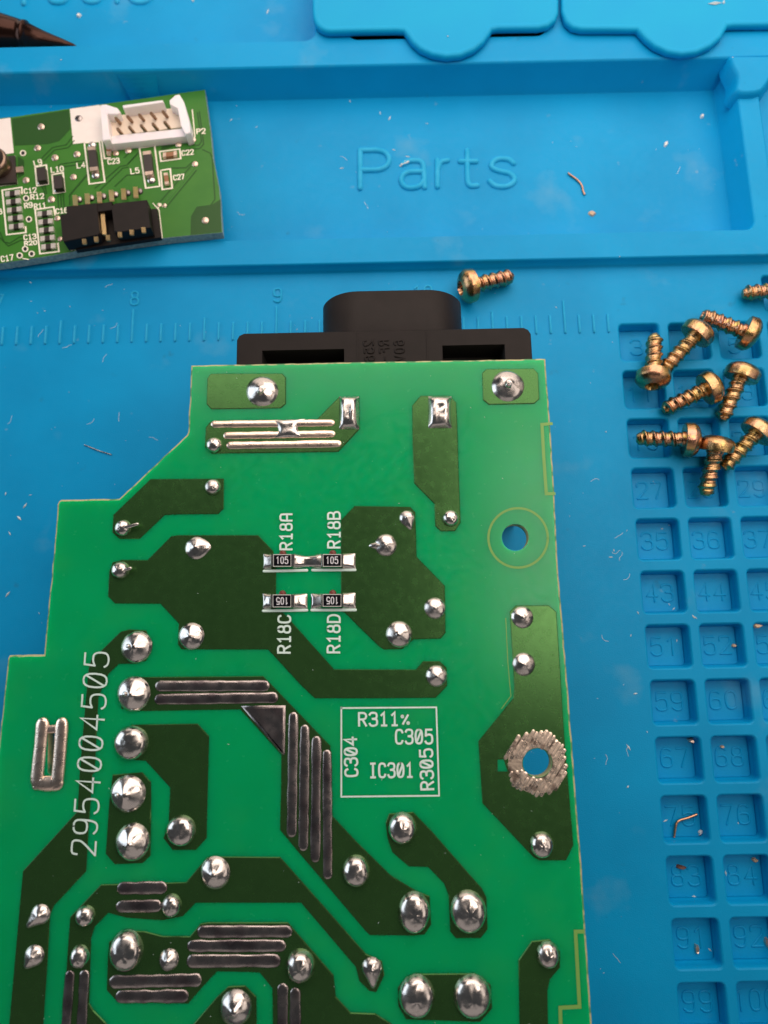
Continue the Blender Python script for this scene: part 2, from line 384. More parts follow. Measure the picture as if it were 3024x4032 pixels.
# pocket numbers
for i, j in cells:
    if i > 2 and j >= 0: continue
    n = 3 + 8 * j + i; txt = str(n).replace('1', 'j') if n > 0 else ''
    if not txt: continue
    mb = MB(); x0 = GX + P_ * i; y1 = GY - P_ * j; wd = 4.3 if len(txt) == 2 else 1.9 if len(txt) == 1 else 6.2
    s_ = wd / ((len(txt) - 1) * .9 + .62); xs = x0 + 3.35 - wd / 2 + .25
    for q, ch in enumerate(txt):
        for k, st in enumerate(GL[ch]):
            mb.ridge([Vector((xs + (q * .9 + a) * s_, y1 - 4.75 + b * 2.75, -2.3)) for a, b in st], (0, 0, 1), .36, .14 + .01 * k, seg=5)
    mb.build('pocket_number', M_mat, mat, ORG)
FL = Plane((0, 0, ZF), (0, 0, 1))
def glyph_word(word, cells_px, base, cap, name):
    for ch, (u0, u1) in zip(word, cells_px):
        mb = MB(); xs = [p[0] for st in GL[ch] for p in st]; xa, xb = min(xs), max(xs); xr = (xb - xa) or 1
        for k, st in enumerate(GL[ch]):
            pts = [(u0 + (a - xa) / xr * (u1 - u0) if xb > xa else u0, base(u0) - b * cap) for a, b in st]
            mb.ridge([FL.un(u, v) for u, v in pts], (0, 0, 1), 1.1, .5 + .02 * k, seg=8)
        mb.build(name, M_raised, mat, ORG)
glyph_word('Parts', [(1418, 1532), (1580, 1672), (1722, 1762), (1812, 1878), (1928, 2026)], lambda u: 742 - (u - 1418) * .018, 148, 'raised_letter')
glyph_word('Tools', [(60, 130), (192, 268), (326, 400), (462, 463), (512, 594)], lambda u: 16 - (u - 60) * .018, 140, 'raised_letter')
# lids
LP = Plane((0, 0, 4.3), (0, 0, 1))
def arc_px(c, r, a0, a1, n): return [(c[0] + r * math.cos(math.radians(a0 + (a1 - a0) * k / n)), c[1] - r * math.sin(math.radians(a0 + (a1 - a0) * k / n))) for k in range(n + 1)]
def lid(pts, label):
    p = [tuple(LP.un(u, v)) for u, v in pts]
    if area2(p) < 0: p = p[::-1]
    base = sum((Vector(q) for q in p), Vector()) / len(p); base.z = 2.95
    mb = MB(); pr = ((-.15, 2.95), (.10, 3.1), (.12, 3.75), (0, 4.1), (-.28, 4.3), (-.75, 4.3), (-1.0, 4.22))
    ids = [mb.vs([(q[0], q[1], z) for q in offset(p, d)]) for d, z in pr]
    for A, B in zip(ids, ids[1:]): mb.bridge(A, B)
    mb.fill([[(q[0], q[1], 4.22) for q in offset(p, -1.0)]]); mb.face(ids[0][::-1])
    o = mb.build('compartment_lid', M_lid, None, base); tag(o, label, 'lid', 'rubber lids on the mat compartments')
lid([(1228, -420)] + [(1232, 40)] + arc_px((1300, 55), 66, 180, 270, 6) + [(1420, 118), (1560, 116), (1590, 117)] +
    arc_px((1757, 68), 152, 197, 345, 16)[0:0] + [(1600, 128), (1622, 160), (1655, 190), (1700, 211), (1757, 221), (1815, 215), (1868, 192), (1905, 162), (1928, 128), (1938, 112), (1960, 109)] +
    [(2120, 107), (2160, 98), (2188, 75), (2198, 45), (2198, -420)], 'rubber lid with rounded pull tab, the left of two at the top edge')
lid([(2212, -420), (2214, 40), (2228, 80), (2255, 104), (2290, 112), (2400, 112), (2510, 112)] +
    [(2520, 122), (2545, 150), (2580, 178), (2630, 201), (2685, 210), (2745, 203), (2800, 178), (2840, 145), (2858, 112), (2866, 98), (2890, 96)] + [(3040, 94), (3190, 92), (3190, -420)],
    'rubber lid with rounded pull tab, the right of two at the top edge')
# ================================================================== power board
BO = Vector((35, -60, 22))
brd = thing('power_board', 'large green power supply board with soldered copper side up and black mains inlet', 'circuit board', BO)
def z1(p): return Z(700, 1350, 2.074, p)
def z2(p): return Z(1500, 1350, 2.074, p)
def zB(p): return Z(1400, 1900, 1.843, p)
outline = [(752, 1438), (1450, 1424), (2148, 1412), (2165, 1640), (2181, 1900), (2197, 2225), (2236, 2700), (2293, 3450), (2331, 4032), (2372, 4700), (-110, 4700), (-40, 3300), (0, 2872),
           (30, 2592), (36, 2580), (172, 2577), (178, 2500), (212, 2163), (225, 1985), (232, 1972), (240, 1967), (468, 1963), (586, 1852), (735, 1712), (740, 1700)]
def circ(u, v, r, n=28): return [(u + r * math.cos(2 * math.pi * k / n), v + r * math.sin(2 * math.pi * k / n)) for k in range(n)]
ow = [PCB.un(u, v) for u, v in outline][::-1]
rg = []
for a, b in zip(ow, ow[1:] + ow[:1]):          # routed, slightly ragged edge
    n = max(1, int((b - a).length / .7)); nn = Vector((b.y - a.y, a.x - b.x, 0)).normalized()
    for k in range(n):
        p = a.lerp(b, k / n); rg.append(p + nn * (.07 * noise.noise(p * .9) + .03 * noise.noise(p * 3)) if k else p)
if area2([tuple(p) for p in rg]) < 0: rg = rg[::-1]
slot_px = [(190, 2890), (200, 2884), (214, 2884), (222, 2890), (222, 2960), (219, 3040), (212, 3050), (195, 3050), (187, 3040), (188, 2960)]
hole_px = [circ(2029, 2116, 53), circ(2116, 3004, 57), slot_px]
mb = MB()
top_o = offset([tuple(p) for p in rg], -.24)
hw = [[tuple(PCB.un(u, v)) for u, v in h] for h in hole_px]
mb.fill([[(p[0], p[1], 22) for p in top_o]] + hw)
i0 = mb.vs([(p[0], p[1], 22) for p in top_o]); i1 = mb.vs([(p[0], p[1], 21.86 - .05 * abs(noise.noise(p * 2))) for p in rg]); i2 = mb.vs([(p[0], p[1], 20.4) for p in rg])
mb.bridge(i1, i0, 1, sm=False); mb.bridge(i2, i1, 1, sm=False)
for h in hw:
    if area2(h) > 0: h = h[::-1]
    a = mb.vs(h); b = mb.vs([(p[0], p[1], 20.4) for p in h]); mb.bridge(b, a, 1)
mb.fill([[(p[0], p[1], 20.4) for p in rg]] + [[(p[0], p[1], 20.4) for p in h] for h in hw], 1, flip=True)
mb.build('board_panel', [M_mask, M_edge], brd, BO)
TH = .11
def trace(px, hole=None):
    p = [tuple(PCB.un(u, v)) for u, v in px]
    if area2(p) < 0: p = p[::-1]
    mb = MB(); a = offset(p, .05); b = offset(p, -.04)
    loops = [[(q[0], q[1], 22 + TH) for q in b]]
    if hole: loops.append([tuple(PCB.un(u, v, TH)) for u, v in hole])
    mb.fill(loops)
    A = mb.vs([(q[0], q[1], 22.002) for q in a]); B = mb.vs([(q[0], q[1], 22 + TH) for q in b]); mb.bridge(A, B, sm=False)
    return mb.build('copper_trace', M_cu, brd, BO)
TR = [
 z1([(265, 262), (275, 255), (850, 253), (880, 285), (880, 500), (840, 532), (275, 540), (238, 500), (245, 290)]),
 z2([(860, 218), (1245, 213), (1280, 250), (1290, 460), (1250, 495), (880, 503), (835, 465), (828, 250)]),
 z1([(232, 690), (270, 645), (1140, 625), (1315, 448), (1480, 440), (1480, 705), (1310, 888), (280, 902), (225, 850)]),
 [(1657, 1560), (1770, 1560), (1795, 1586), (1799, 1668), (1806, 1900), (1812, 2057), (1791, 2090), (1736, 2091), (1715, 2071), (1712, 1984), (1632, 1903), (1626, 1750), (1624, 1598)],
 [(593, 1888), (740, 1887), (880, 1886), (879, 2003), (859, 2023), (700, 2024), (648, 2027), (550, 2120), (472, 2121), (444, 2096), (448, 2028)],
 [(432, 2250), (445, 2215), (482, 2206), (581, 2207), (675, 2113), (700, 2109), (1016, 2109), (1074, 2170), (1086, 2247), (1084, 2411), (1112, 2413), (1125, 2425), (1315, 2637), (1639, 2638), (1666, 2605), (1731, 2605),
  (1757, 2630), (1759, 2700), (1715, 2746), (1500, 2748), (1240, 2748), (1189, 2700), (1056, 2556), (811, 2556), (714, 2555), (702, 2536), (706, 2455), (632, 2376), (453, 2375), (427, 2347)],
 [(1344, 2049), (1397, 1994), (1614, 1997), (1634, 2017), (1639, 2193), (1750, 2307), (1753, 2491), (1734, 2513), (1628, 2516), (1584, 2554), (1511, 2556), (1492, 2543), (1400, 2453), (1360, 2413), (1344, 2406)],
 [(477, 2488), (510, 2480), (575, 2484), (590, 2540), (575, 2600), (536, 2612), (468, 2612), (426, 2652), (386, 2745), (371, 3041), (362, 3050), (345, 3303), (338, 3430), (211, 3565), (196, 3602), (186, 3780), (169, 4032), (150, 4400),
  (10, 4400), (38, 4032), (68, 3695), (92, 3430), (307, 3195), (315, 3050), (329, 2872), (350, 2636), (359, 2602)],
 [(506, 2668), (1036, 2664), (1299, 2937), (1306, 3212), (1400, 3312), (1538, 3448), (1640, 3510), (1690, 3530), (1696, 3640), (1670, 3678), (1624, 3682), (1456, 3680), (1439, 3663), (1177, 3355), (1104, 3267), (1108, 3100), (1109, 2971), (947, 2792), (570, 2798), (480, 2790), (462, 2735)],
 [(520, 2855), (778, 2851), (822, 2899), (817, 3082), (812, 3300), (770, 3345), (680, 3345), (645, 3300), (665, 3246), (672, 3101), (574, 2994), (505, 2990), (455, 2925)],
 [(445, 3052), (560, 3042), (593, 3080), (594, 3158), (591, 3368), (561, 3397), (452, 3401), (418, 3361), (432, 3158)],
 [(816, 3378), (840, 3374), (1103, 3376), (1439, 3756), (1502, 3785), (1512, 3840), (1480, 3905), (1455, 3900), (1416, 3861), (1402, 3806), (1186, 3553), (770, 3553), (719, 3606), (640, 3622), (500, 3612), (426, 3592), (371, 3649), (357, 3695),
  (350, 3949), (367, 3978), (413, 4024), (440, 4060), (440, 4400), (235, 4400), (249, 4032), (270, 3721), (278, 3611), (399, 3484), (734, 3475)],
 [(498, 3666), (570, 3668), (640, 3687), (749, 3688), (791, 3638), (820, 3633), (1133, 3633), (1312, 3840), (1321, 3924), (1380, 3988), (1477, 3992), (1540, 4032), (1620, 4120), (1620, 4400), (1076, 4400), (1076, 4032), (1074, 3891), (1023, 3827),
  (854, 3823), (795, 3886), (740, 3950), (464, 3944), (422, 3898), (426, 3780), (432, 3710)],
 [(854, 3928), (900, 3885), (965, 3882), (1008, 3925), (1012, 4400), (640, 4400), (700, 4100), (770, 4025)],
 [(1533, 3205), (1626, 3199), (1700, 3275), (1897, 3500), (1914, 3535), (1918, 3659), (1892, 3692), (1795, 3692), (1774, 3667), (1768, 3524), (1749, 3477), (1686, 3412), (1610, 3410), (1546, 3355), (1527, 3300), (1520, 3240)],
 [(1600, 3848), (1640, 3836), (1870, 3834), (1930, 3878), (1936, 3970), (1890, 4022), (1600, 4012), (1570, 3960), (1568, 3890)],
 [(2094, 3707), (2163, 3700), (2203, 3747), (2203, 3809), (2163, 3856), (2154, 3900), (2156, 4032), (2172, 4400), (2040, 4400), (2047, 4032), (2043, 3780)],
]
for t in TR: trace(t)
trace([(2032, 2386), (2160, 2385), (2189, 2410), (2208, 2700), (2220, 2896), (2256, 3327), (2228, 3386), (2124, 3386), (2101, 3374), (1901, 3162), (1885, 2919), (2022, 2751), (2026, 2700), (2008, 2410)], circ(2116, 3004, 58))
# milled groove lines beside the right-hand trace and the faint printed outlines
mb = MB()
for pts in (Z(1400, 1900, 1.843, [(1090, 985), (1105, 1300), (1120, 1475)]) + [(2012, 2740), (1975, 2790)],):
    mb.ribbon([PCB.un(u, v, .012) for u, v in pts], PCB.n, .10)
mb.build('mask_edge_line', M_silf, brd, BO)
for pts, wd in (([(2172, 1668), (2134, 1671), (2141, 1800), (2151, 1944), (2183, 1944)], .42), ([(2295, 3668), (2266, 3668), (2282, 3964), (2206, 3968), (2208, 4060), (2225, 4400)], .42),
                (circ(2040, 2118, 117, 48) + [(2157, 2118)], .30)):
    mb = MB(); mb.ribbon([PCB.un(u, v, .010) for u, v in pts], PCB.n, wd); mb.build('printed_outline', M_silf, brd, BO)
# --- solder
def dome(u, v, r, ratio=1.0, kind='dome', H=.62, name='solder_joint', pin=None, mtl=None, pl=PCB, par=None, org=None, tail=None, seg=26):
    c = pl.un(u, v, .1); R = (pl.un(u + r, v, .1) - pl.un(u - r, v, .1)).length / 2
    ph = random.uniform(0, 9); mb = MB(); rings = []
    ex, ey = Vector((1, 0, 0)), Vector((0, 1, 0))
    tl = (pl.un(*tail, .1) - c) if tail else None
    for k in range(9):
        q = 1 - k / 9
        if kind == 'dome': h = math.sqrt(max(0, 1 - q ** 2.3)) + .09 * max(0, 1 - q / .32) ** 2
        elif kind == 'cone': h = (1 - q) ** 1.12 * .40 + .22 * math.sqrt(1 - q * q) + .16 * max(0, 1 - q / .28) ** 2 + .15 * math.sqrt(1 - q * q)
        else: h = (1 - q) ** 1.5 * .9 + .10 * math.sqrt(1 - q * q)
        ring = []
        for a in range(seg):
            t = 2 * math.pi * a / seg; wob = 1 + .05 * q * noise.noise(Vector((math.cos(t) * .8 + ph, math.sin(t) * .8, ph))) + .015 * q * noise.noise(Vector((math.cos(t) * 3.5, math.sin(t) * 3.5, ph)))
            d = Vector((math.cos(t), math.sin(t), 0)); rr = R * q * wob
            x = d * rr; x.y *= ratio
            if tl is not None:
                al = max(0, d.dot(tl.normalized())) ** 7; x += tl.normalized() * al * (tl.length - R) * q
            hh = h * H * R * (1 + .06 * noise.noise(Vector((math.cos(t) * 2.2 + ph, math.sin(t) * 2.2, q))) * (q > .05) + .07 * noise.noise(Vector((x.x * .5, x.y * .5, ph * 3))))
            ring.append(c + x + pl.n * hh)
        rings.append(mb.vs(ring))
    for A, B in zip(rings, rings[1:]): mb.bridge(A, B)
    mb.face(rings[-1], 0, True)
    o = mb.build(name, mtl or M_sold, par or brd, BO if org is None else org)
    if pin:
        pb = MB(); (pu, pv, ph0), (qu, qv, ph1), rad = pin
        a, b = pl.un(pu, pv, ph0), pl.un(qu, qv, ph1); t = (b - a).normalized(); s1 = t.orthogonal().normalized(); s2 = t.cross(s1); prev = None
        for kk, sc_ in ((0, 1.15), (.5, 1), (.9, .95), (1, .5)):
            p = a.lerp(b, kk); ring = pb.vs([p + (s1 * math.cos(g) + s2 * math.sin(g)) * rad * sc_ for g in [math.pi * 2 * z / 8 for z in range(8)]])
            if prev: pb.bridge(prev, ring)
            prev = ring
        pb.face(prev); pb.build('component_lead', M_sold, brd, BO)
    return o
J = [(1033, 1540, 63, 1, 'cone', .75, ((1025, 1545, 1.0), (1027, 1536, 2.1), .42)), (2001, 1519, 65, 1, 'cone', .7, ((2001, 1520, 1.0), (2003, 1512, 2.0), .42)),
     (843, 1753, 32, 1, 'dome', .8, None), (838, 1918, 33, 1, 'dome', .7, None), (485, 2079, 33, 1, 'dome', .8, ((487, 2080, .6), (548, 2062, .9), .26)), (475, 2245, 36, 1, 'dome', .8, ((485, 2247, .6), (520, 2236, .9), .26)),
     (1774, 2041, 34, 1, 'dome', .75, None), (754, 2505, 52, 1, 'cone', .7, None), (1519, 2147, 45, 1, 'cone', .7, None), (1712, 2395, 43, 1, 'cone', .75, None), (1572, 2498, 53, 1, 'cone', .75, None), (1719, 2662, 43, 1, 'cone', .75, None),
     (2056, 2431, 44, 1, 'cone', .7, None), (2063, 2616, 45, 1, 'cone', .7, None), (538, 2547, 63, 1, 'cone', .8, ((520, 2548, .5), (500, 2543, 1.5), .3)), (527, 2733, 67, 1, 'cone', .8, ((505, 2735, .6), (487, 2731, 1.5), .3)),
     (517, 2925, 67, 1, 'dome', .6, None), (503, 3124, 70, 1, 'cone', .8, ((475, 3133, .4), (456, 3130, 1.3), .3)), (523, 3316, 69, 1.05, 'cone', .95, None), (713, 3270, 60, 1, 'dome', .62, None),
     (1583, 3260, 57, 1.05, 'dome', .7, None), (1402, 3430, 56, 1.08, 'dome', .75, None), (2133, 3327, 48, 1.05, 'dome', .7, None), (848, 3437, 58, 1.05, 'cone', .85, None), (677, 3564, 40, 1.08, 'dome', .85, None),
     (928, 3968, 65, 1.05, 'cone', .95, None), (1184, 3800, 57, 1.06, 'dome', .9, None), (1631, 3592, 64, 1.2, 'dome', .62, None), (1846, 3589, 72, 1.12, 'dome', .6, None), (1641, 3922, 71, 1.12, 'dome', .62, None),
     (1859, 3922, 74, 1.1, 'dome', .6, None), (2156, 3758, 46, 1.12, 'dome', .75, None), (338, 3605, 39, 1, 'dome', .9, None), (500, 3742, 68, 1.12, 'dome', .75, None), (316, 3765, 39, 1.1, 'dome', .9, None)]
for u, v, r, ra, kd, H, pn in J: dome(u, v, r, ra, kd, H, pin=pn)
for u, v, r, H, tl in ((1603, 2040, 31, .8, (1618, 2086)), (772, 2158, 45, .6, (832, 2152)), (1464, 3812, 41, .9, (1470, 3895)), (160, 3600, 38, .9, (101, 3653)), (135, 3763, 40, .9, (95, 3816)), (665, 3778, 40, .9, (648, 3826)), (1519, 2150, 30, .9, (1452, 2148))):
    dome(u, v, r, 1, 'cone', H, tail=tl)
# rectangular joints of the mains blades
for (u0, v0, u1, v1) in ((1336, 1562, 1413, 1690), (1687, 1561, 1778, 1686)):
    mb = MB(); nx, ny = 12, 18; g = []
    for j in range(ny + 1):
        row = []
        for i in range(nx + 1):
            a, b = i / nx * 2 - 1, j / ny * 2 - 1
            h = .1 + 1.25 * (1 - abs(a) ** 2.2) ** .7 * (1 - abs(b) ** 2.6) ** .6 * (1 - .32 * math.exp(-((a + .1) / .4) ** 2) * (1 - b * b))
            h += .16 * noise.noise(Vector((a * 1.6 + u0, b * 3, 1))) * (1 - a * a) * (1 - b * b)
            p = PCB.un(u0 + (u1 - u0) * i / nx, v0 + (v1 - v0) * j / ny, .1); row.append(p + PCB.n * (h - .08))
        g.append(mb.vs(row))
    for A, B in zip(g, g[1:]): mb.bridge(B, A, closed=False)
    mb.build('blade_solder_joint', M_sold, brd, BO)
# tinned bars
def bar(a, b, wpx, h=.42, m=M_bar, lift=TH):
    A, B = PCB.un(*a, lift), PCB.un(*b, lift); n = max(3, int((B - A).length / 1.0)); wd = wpx / 29.6
    d = (B - A).normalized(); A2, B2 = A + d * wd * .5, B - d * wd * .5
    mb = MB(); mb.ridge([A2.lerp(B2, k / n) for k in range(n + 1)], PCB.n, wd, h, seg=8, var=.16); mb.build('tinned_bar', m, brd, BO)
for a, b, wpx in ((z1([(268, 665)])[0], z1([(1285, 652)])[0], 25), (z1([(370, 757)])[0], z1([(1290, 742)])[0], 25), (z1([(395, 838)])[0], z1([(1340, 822)])[0], 27)): bar(a, b, wpx + 6, .24)
mb = MB(); cs = z1([(800, 690), (870, 700), (930, 700), (1000, 690)])            # bridge between the two upper bars
g = []
for j in range(13):
    row = []
    for i in range(13):
        a, b = i / 12 * 2 - 1, j / 12 * 2 - 1; hw_ = 38 + 34 * abs(b) ** 2
        u = 1134 + 4 * b + a * hw_; v = 1688 + b * 36 - a * 2
        row.append(PCB.un(u, v, TH) + PCB.n * (.62 * max(0, 1 - a ** 2) ** .6 * max(0, 1 - abs(b) ** 3) ** .5 * (1 - .25 * (1 - b * b))))
    g.append(mb.vs(row))
for A, B in zip(g, g[1:]): mb.bridge(B, A, closed=False)
mb.build('solder_bridge', M_sold, brd, BO)
def zz(x0, y0, s, a, b): return Z(x0, y0, s, [a, b])
D = [(600, 2600, 2.074, (20, 210), (960, 208), 40), (600, 2600, 2.074, (15, 318), (1030, 304), 41), (600, 2600, 2.074, (1153, 420), (1137, 1447), 37), (600, 2600, 2.074, (1246, 523), (1232, 1560), 37),
     (600, 2600, 2.074, (1341, 616), (1330, 1652), 37), (600, 2600, 2.074, (1426, 728), (1432, 1790), 34),
     (500, 3300, 2.37, (-95 , 470), (378, 462), 42), (500, 3300, 2.37, (-105, 640), (325, 632), 42), (500, 3300, 2.37, (655, 875), (1545, 872), 40), (500, 3300, 2.37, (562, 1008), (1485, 1005), 40), (500, 3300, 2.37, (555, 1150), (1435, 1145), 42),
     (500, 3300, 2.37, (-172, 1345), (700, 1325), 42), (500, 3300, 2.37, (-110, 1480), (578, 1475), 42), (500, 3300, 2.37, (1455, 1352), (1450, 1900), 38), (500, 3300, 2.37, (1570, 1392), (1572, 1900), 38),
     (0, 3400, 2.37, (655, 995), (595, 1800), 33), (0, 3400, 2.37, (790, 990), (745, 1800), 33)]
for x0, y0, s, a, b, wpx in D:
    A, B = zz(x0, y0, s, a, b); bar(A, B, wpx + 1, .20, M_sold2)
mb = MB(); p = [tuple(PCB.un(u, v)) for u, v in Z(600, 2600, 2.074, [(725, 372), (1090, 366), (1086, 755), (1078, 772), (1060, 772)])]
if area2(p) < 0: p = p[::-1]
ids = [mb.vs([(q[0], q[1], z) for q in offset(p, d)]) for d, z in ((0, 22.1), (-.12, 22.26), (-.4, 22.30))]
for A, B in zip(ids, ids[1:]): mb.bridge(A, B)
mb.face(ids[-1]); mb.build('tinned_corner', M_sold2, brd, BO)
# tinned U round the slot
mb = MB(); U = [(168, 2850), (163, 2900), (153, 3000), (147, 3055), (146, 3078), (158, 3086), (185, 3087), (212, 3084), (226, 3074), (228, 3050), (235, 2980), (241, 2900), (244, 2850)]
mb.ridge([PCB.un(u, v) for u, v in c_(U, 1)], PCB.n, 1.66, .40, seg=10, var=.06); mb.build('tinned_slot_rim', M_bar, brd, BO)
mb = MB(); mb.ridge([PCB.un(u, v) for u, v in [(178, 3086), (222, 3084)]], PCB.n, 1.9, .36, seg=8); mb.ridge([PCB.un(u, v) for u, v in [(140, 3098), (228, 3096)]], PCB.n, .8, .3, seg=8); mb.build('tinned_slot_end', M_bar, brd, BO)
mb = MB(); mb.ridge([PCB.un(u, v) for u, v in [(186, 2872), (228, 2870)]], PCB.n, 1.0, .16, seg=6); mb.build('tinned_slot_end', M_bar, brd, BO)
# scraped copper round the lower screw hole
mb = MB(); hc = Vector((2116, 3004))
def clip(p, q):
    n = 26; run = []; out = []
    for k in range(n + 1):
        x = Vector(p).lerp(Vector(q), k / n); rr = (x - hc).length
        lim = 127 + 10 * noise.noise(Vector((p[0] * .05, 0, 3)))
        ok = rr < lim and rr > 62 and x.x < 2224 + (x.y - 2900) * .055 and not (x.x < 2062 and 2988 < x.y < 3038)
        if ok: run.append((x.x, x.y))
        elif len(run) > 1: out.append(run); run = []
        else: run = []
    if len(run) > 1: out.append(run)
    return out
pt = [(hc.x + (117 + 9 * noise.noise(Vector((a * 1.5, 0, 0)))) * math.cos(a), hc.y + (121 + 9 * noise.noise(Vector((a * 2.5, 3, 0)))) * math.sin(a)) for a in [math.radians(10 * k + 200) for k in range(-2, 35)]]
inn = [(hc.x + 60 * math.cos(a), hc.y + 60 * math.sin(a)) for a in [math.radians(10 * k + 200) for k in range(-2, 35)]]
A = mb.vs([PCB.un(min(u, 2222), v, TH + .01) for u, v in pt]); B = mb.vs([PCB.un(u, v, TH + .01) for u, v in inn]); mb.bridge(A, B, 1, closed=False, sm=False)
dd = Vector((math.cos(math.radians(-58)), math.sin(math.radians(-58)))); nn = Vector((-dd.y, dd.x))
for k in range(-8, 9):
    c = hc + nn * (k * 16.5 + random.uniform(-3, 3)); wd = random.uniform(.36, .58)
    for run in clip(c - dd * 160, c + dd * 160):
        mb.ridge([PCB.un(u, v, TH + .004 * (k % 2)) for u, v in run], PCB.n, wd, random.uniform(.03, .07), seg=4, var=.18)
mb.build('scraped_copper_patch', [M_bare, M_grime], brd, BO)
mb = MB(); mb.poly([PCB.un(u, v, TH + .004) for u, v in Z(1850, 2700, 2.552, [(280, 862), (380, 862), (340, 742), (278, 742)])]); mb.build('mask_window', M_mask, brd, BO)
# --- prints
for txt, a, b, cap in (('R18A', (1149, 2163), (1149, 2024), 45), ('R18B', (1338, 2156), (1338, 2017), 46), ('R18C', (1142, 2570), (1143, 2424), 47), ('R18D', (1337, 2569), (1338, 2422), 47),
                       ('R311%', (1414, 2858), (1610, 2855), 50), ('C305', (1559, 2928), (1702, 2927), 54), ('IC3Q1', (1457, 3061), (1626, 3059), 54), ('C3Q4', (1408, 3055), (1403, 2903), 48), ('R3Q5', (1707, 3107), (1701, 2950), 48)):
    mb = MB(); txt = txt.replace('C305', 'C3Q5'); print_text(mb, txt, a, b, cap, PCB, .26, .012 if txt[:3] != 'R18' else TH + .02); mb.build('printed_label', M_sil, brd, BO)
mb = MB(); print_text(mb, '2954QQ45Q5', (374, 3368), (428, 2572), 92, PCB, .24, TH + .02, adv=.93); mb.build('printed_serial_number', M_sil, brd, BO)
mb = MB(); mb.ribbon([PCB.un(u, v, .02) for u, v in [(1344, 2788), (1718, 2785), (1729, 3133), (1344, 3137), (1344, 2785)]], PCB.n, .20); mb.build('printed_frame', M_sil, brd, BO)
def zq(p): return Z(1000, 1980, 3.814, p)
for a, b in (((150, 1025), (795, 1013)), ((880, 1010), (1520, 1006)), ((140, 1622), (795, 1612)), ((868, 1610), (1525, 1608))):
    mb = MB(); mb.ridge([PCB.un(u, v, TH) for u, v in zq([a, b])], PCB.n, .36, .06, seg=4); mb.build('printed_bar', M_sil, brd, BO)
# --- chip resistors
def fillet(x0, x1, y0, y1, h0, h1, name='solder_fillet', pinch=0.0):
    mb = MB(); g = []; nx, ny = 14, 8
    for i in range(nx + 1):
        a = i / nx; col = []
        for j in range(ny + 1):
            b = j / ny * 2 - 1; yc = (y0 + y1) / 2; hy = (y1 - y0) / 2 * (1 - pinch * math.sin(math.pi * a) ** 2)
            (u, v), = zq([(x0 + (x1 - x0) * a, yc + b * hy + pinch * 20 * math.sin(math.pi * a))])
            h = (h0 + (h1 - h0) * a) if not pinch else h0 + (h1 - h0) * (math.cos(2 * math.pi * a) * -.5 + .5)
            e = max(0, 1 - abs(b) ** 3.5) ** .5
            if not pinch: e *= min(1, (1 - a) / .1 + .0) if h1 < h0 else min(1, a / .1)
            p = PCB.un(u, v, TH) + PCB.n * (h * e + .05 * noise.noise(Vector((u * .05, v * .05, 2))) * e)
            col.append(p)
        g.append(mb.vs(col))
    for A, B in zip(g, g[1:]): mb.bridge(A, B, closed=False)
    return mb.build(name, M_sold, brd, BO)
fillet(140, 262, 770, 990, .18, .62); fillet(590, 1010, 765, 985, .62, .28, pinch=.28); fillet(1335, 1525, 760, 990, .62, .16)
fillet(132, 255, 1366, 1592, .18, .62); fillet(590, 800, 1368, 1588, .62, .15); fillet(858, 1010, 1366, 1586, .15, .62); fillet(1335, 1528, 1352, 1586, .62, .16)
for x0, x1, y0, y1, flip in ((252, 612, 770, 960, 0), (1012, 1345, 768, 962, 0), (245, 610, 1374, 1570, 1), (1010, 1345, 1368, 1562, 1)):
    def top(xa, ya, h): (u, v), = zq([(xa, ya)]); return PCB.un(u, v, h)
    mb = MB(); mb.prism([top(x0, y1, .78), top(x1, y1, .78), top(x1, y0, .78), top(x0, y0, .78)], PCB.n, .72, bev=.05)
    r = mb.build('chip_resistor', M_sold, brd, BO)
    bx0, bx1 = x0 + (45 if x0 < 700 else 32), x1 - (62 if x0 < 700 else 42)
    mb = MB(); mb.prism([top(bx0 - 8, y1 - 2, .80), top(bx1 + 8, y1 - 2, .80), top(bx1 + 8, y0 + 2, .80), top(bx0 - 8, y0 + 2, .80)], PCB.n, .6); mb.build('ceramic_base', M_cer, r)
    bpy.context.view_layer.update()
    ch = [c for c in r.children if c.name.startswith('ceramic_base')][0]
    ch.data.transform(Matrix.Translation(-BO * K))
    mb = MB(); mb.prism([top(bx0, y1 - 16, .88), top(bx1, y1 - 16, .88), top(bx1, y0 + 12, .88), top(bx0, y0 + 12, .88)], PCB.n, .12, bev=.03)
    o = mb.build('chip_body', M_res, r); o.data.transform(Matrix.Translation(-BO * K))
    cx, cy = (bx0 + bx1) / 2, (y0 + y1) / 2
    if flip: a, b = zq([(cx + 88, cy - 48), (cx - 78, cy - 48)])
    else: a, b = zq([(cx - 85, cy + 45), (cx + 85, cy + 45)])
    mb = MB()
    for k, st in enumerate(text_strokes('j05', a, b, 26, .95)):
        mb.ribbon([PCB.un(u, v, .895 + .004 * (k % 3)) for u, v in st], PCB.n, .13)
    o = mb.build('value_marking', M_prt, r); o.data.transform(Matrix.Translation(-BO * K))
    dome(*zq([(cx + 10, y0 - 8)])[0], 14, 1, 'dome', .6, 'glue_dot', mtl=M_glue, seg=12)
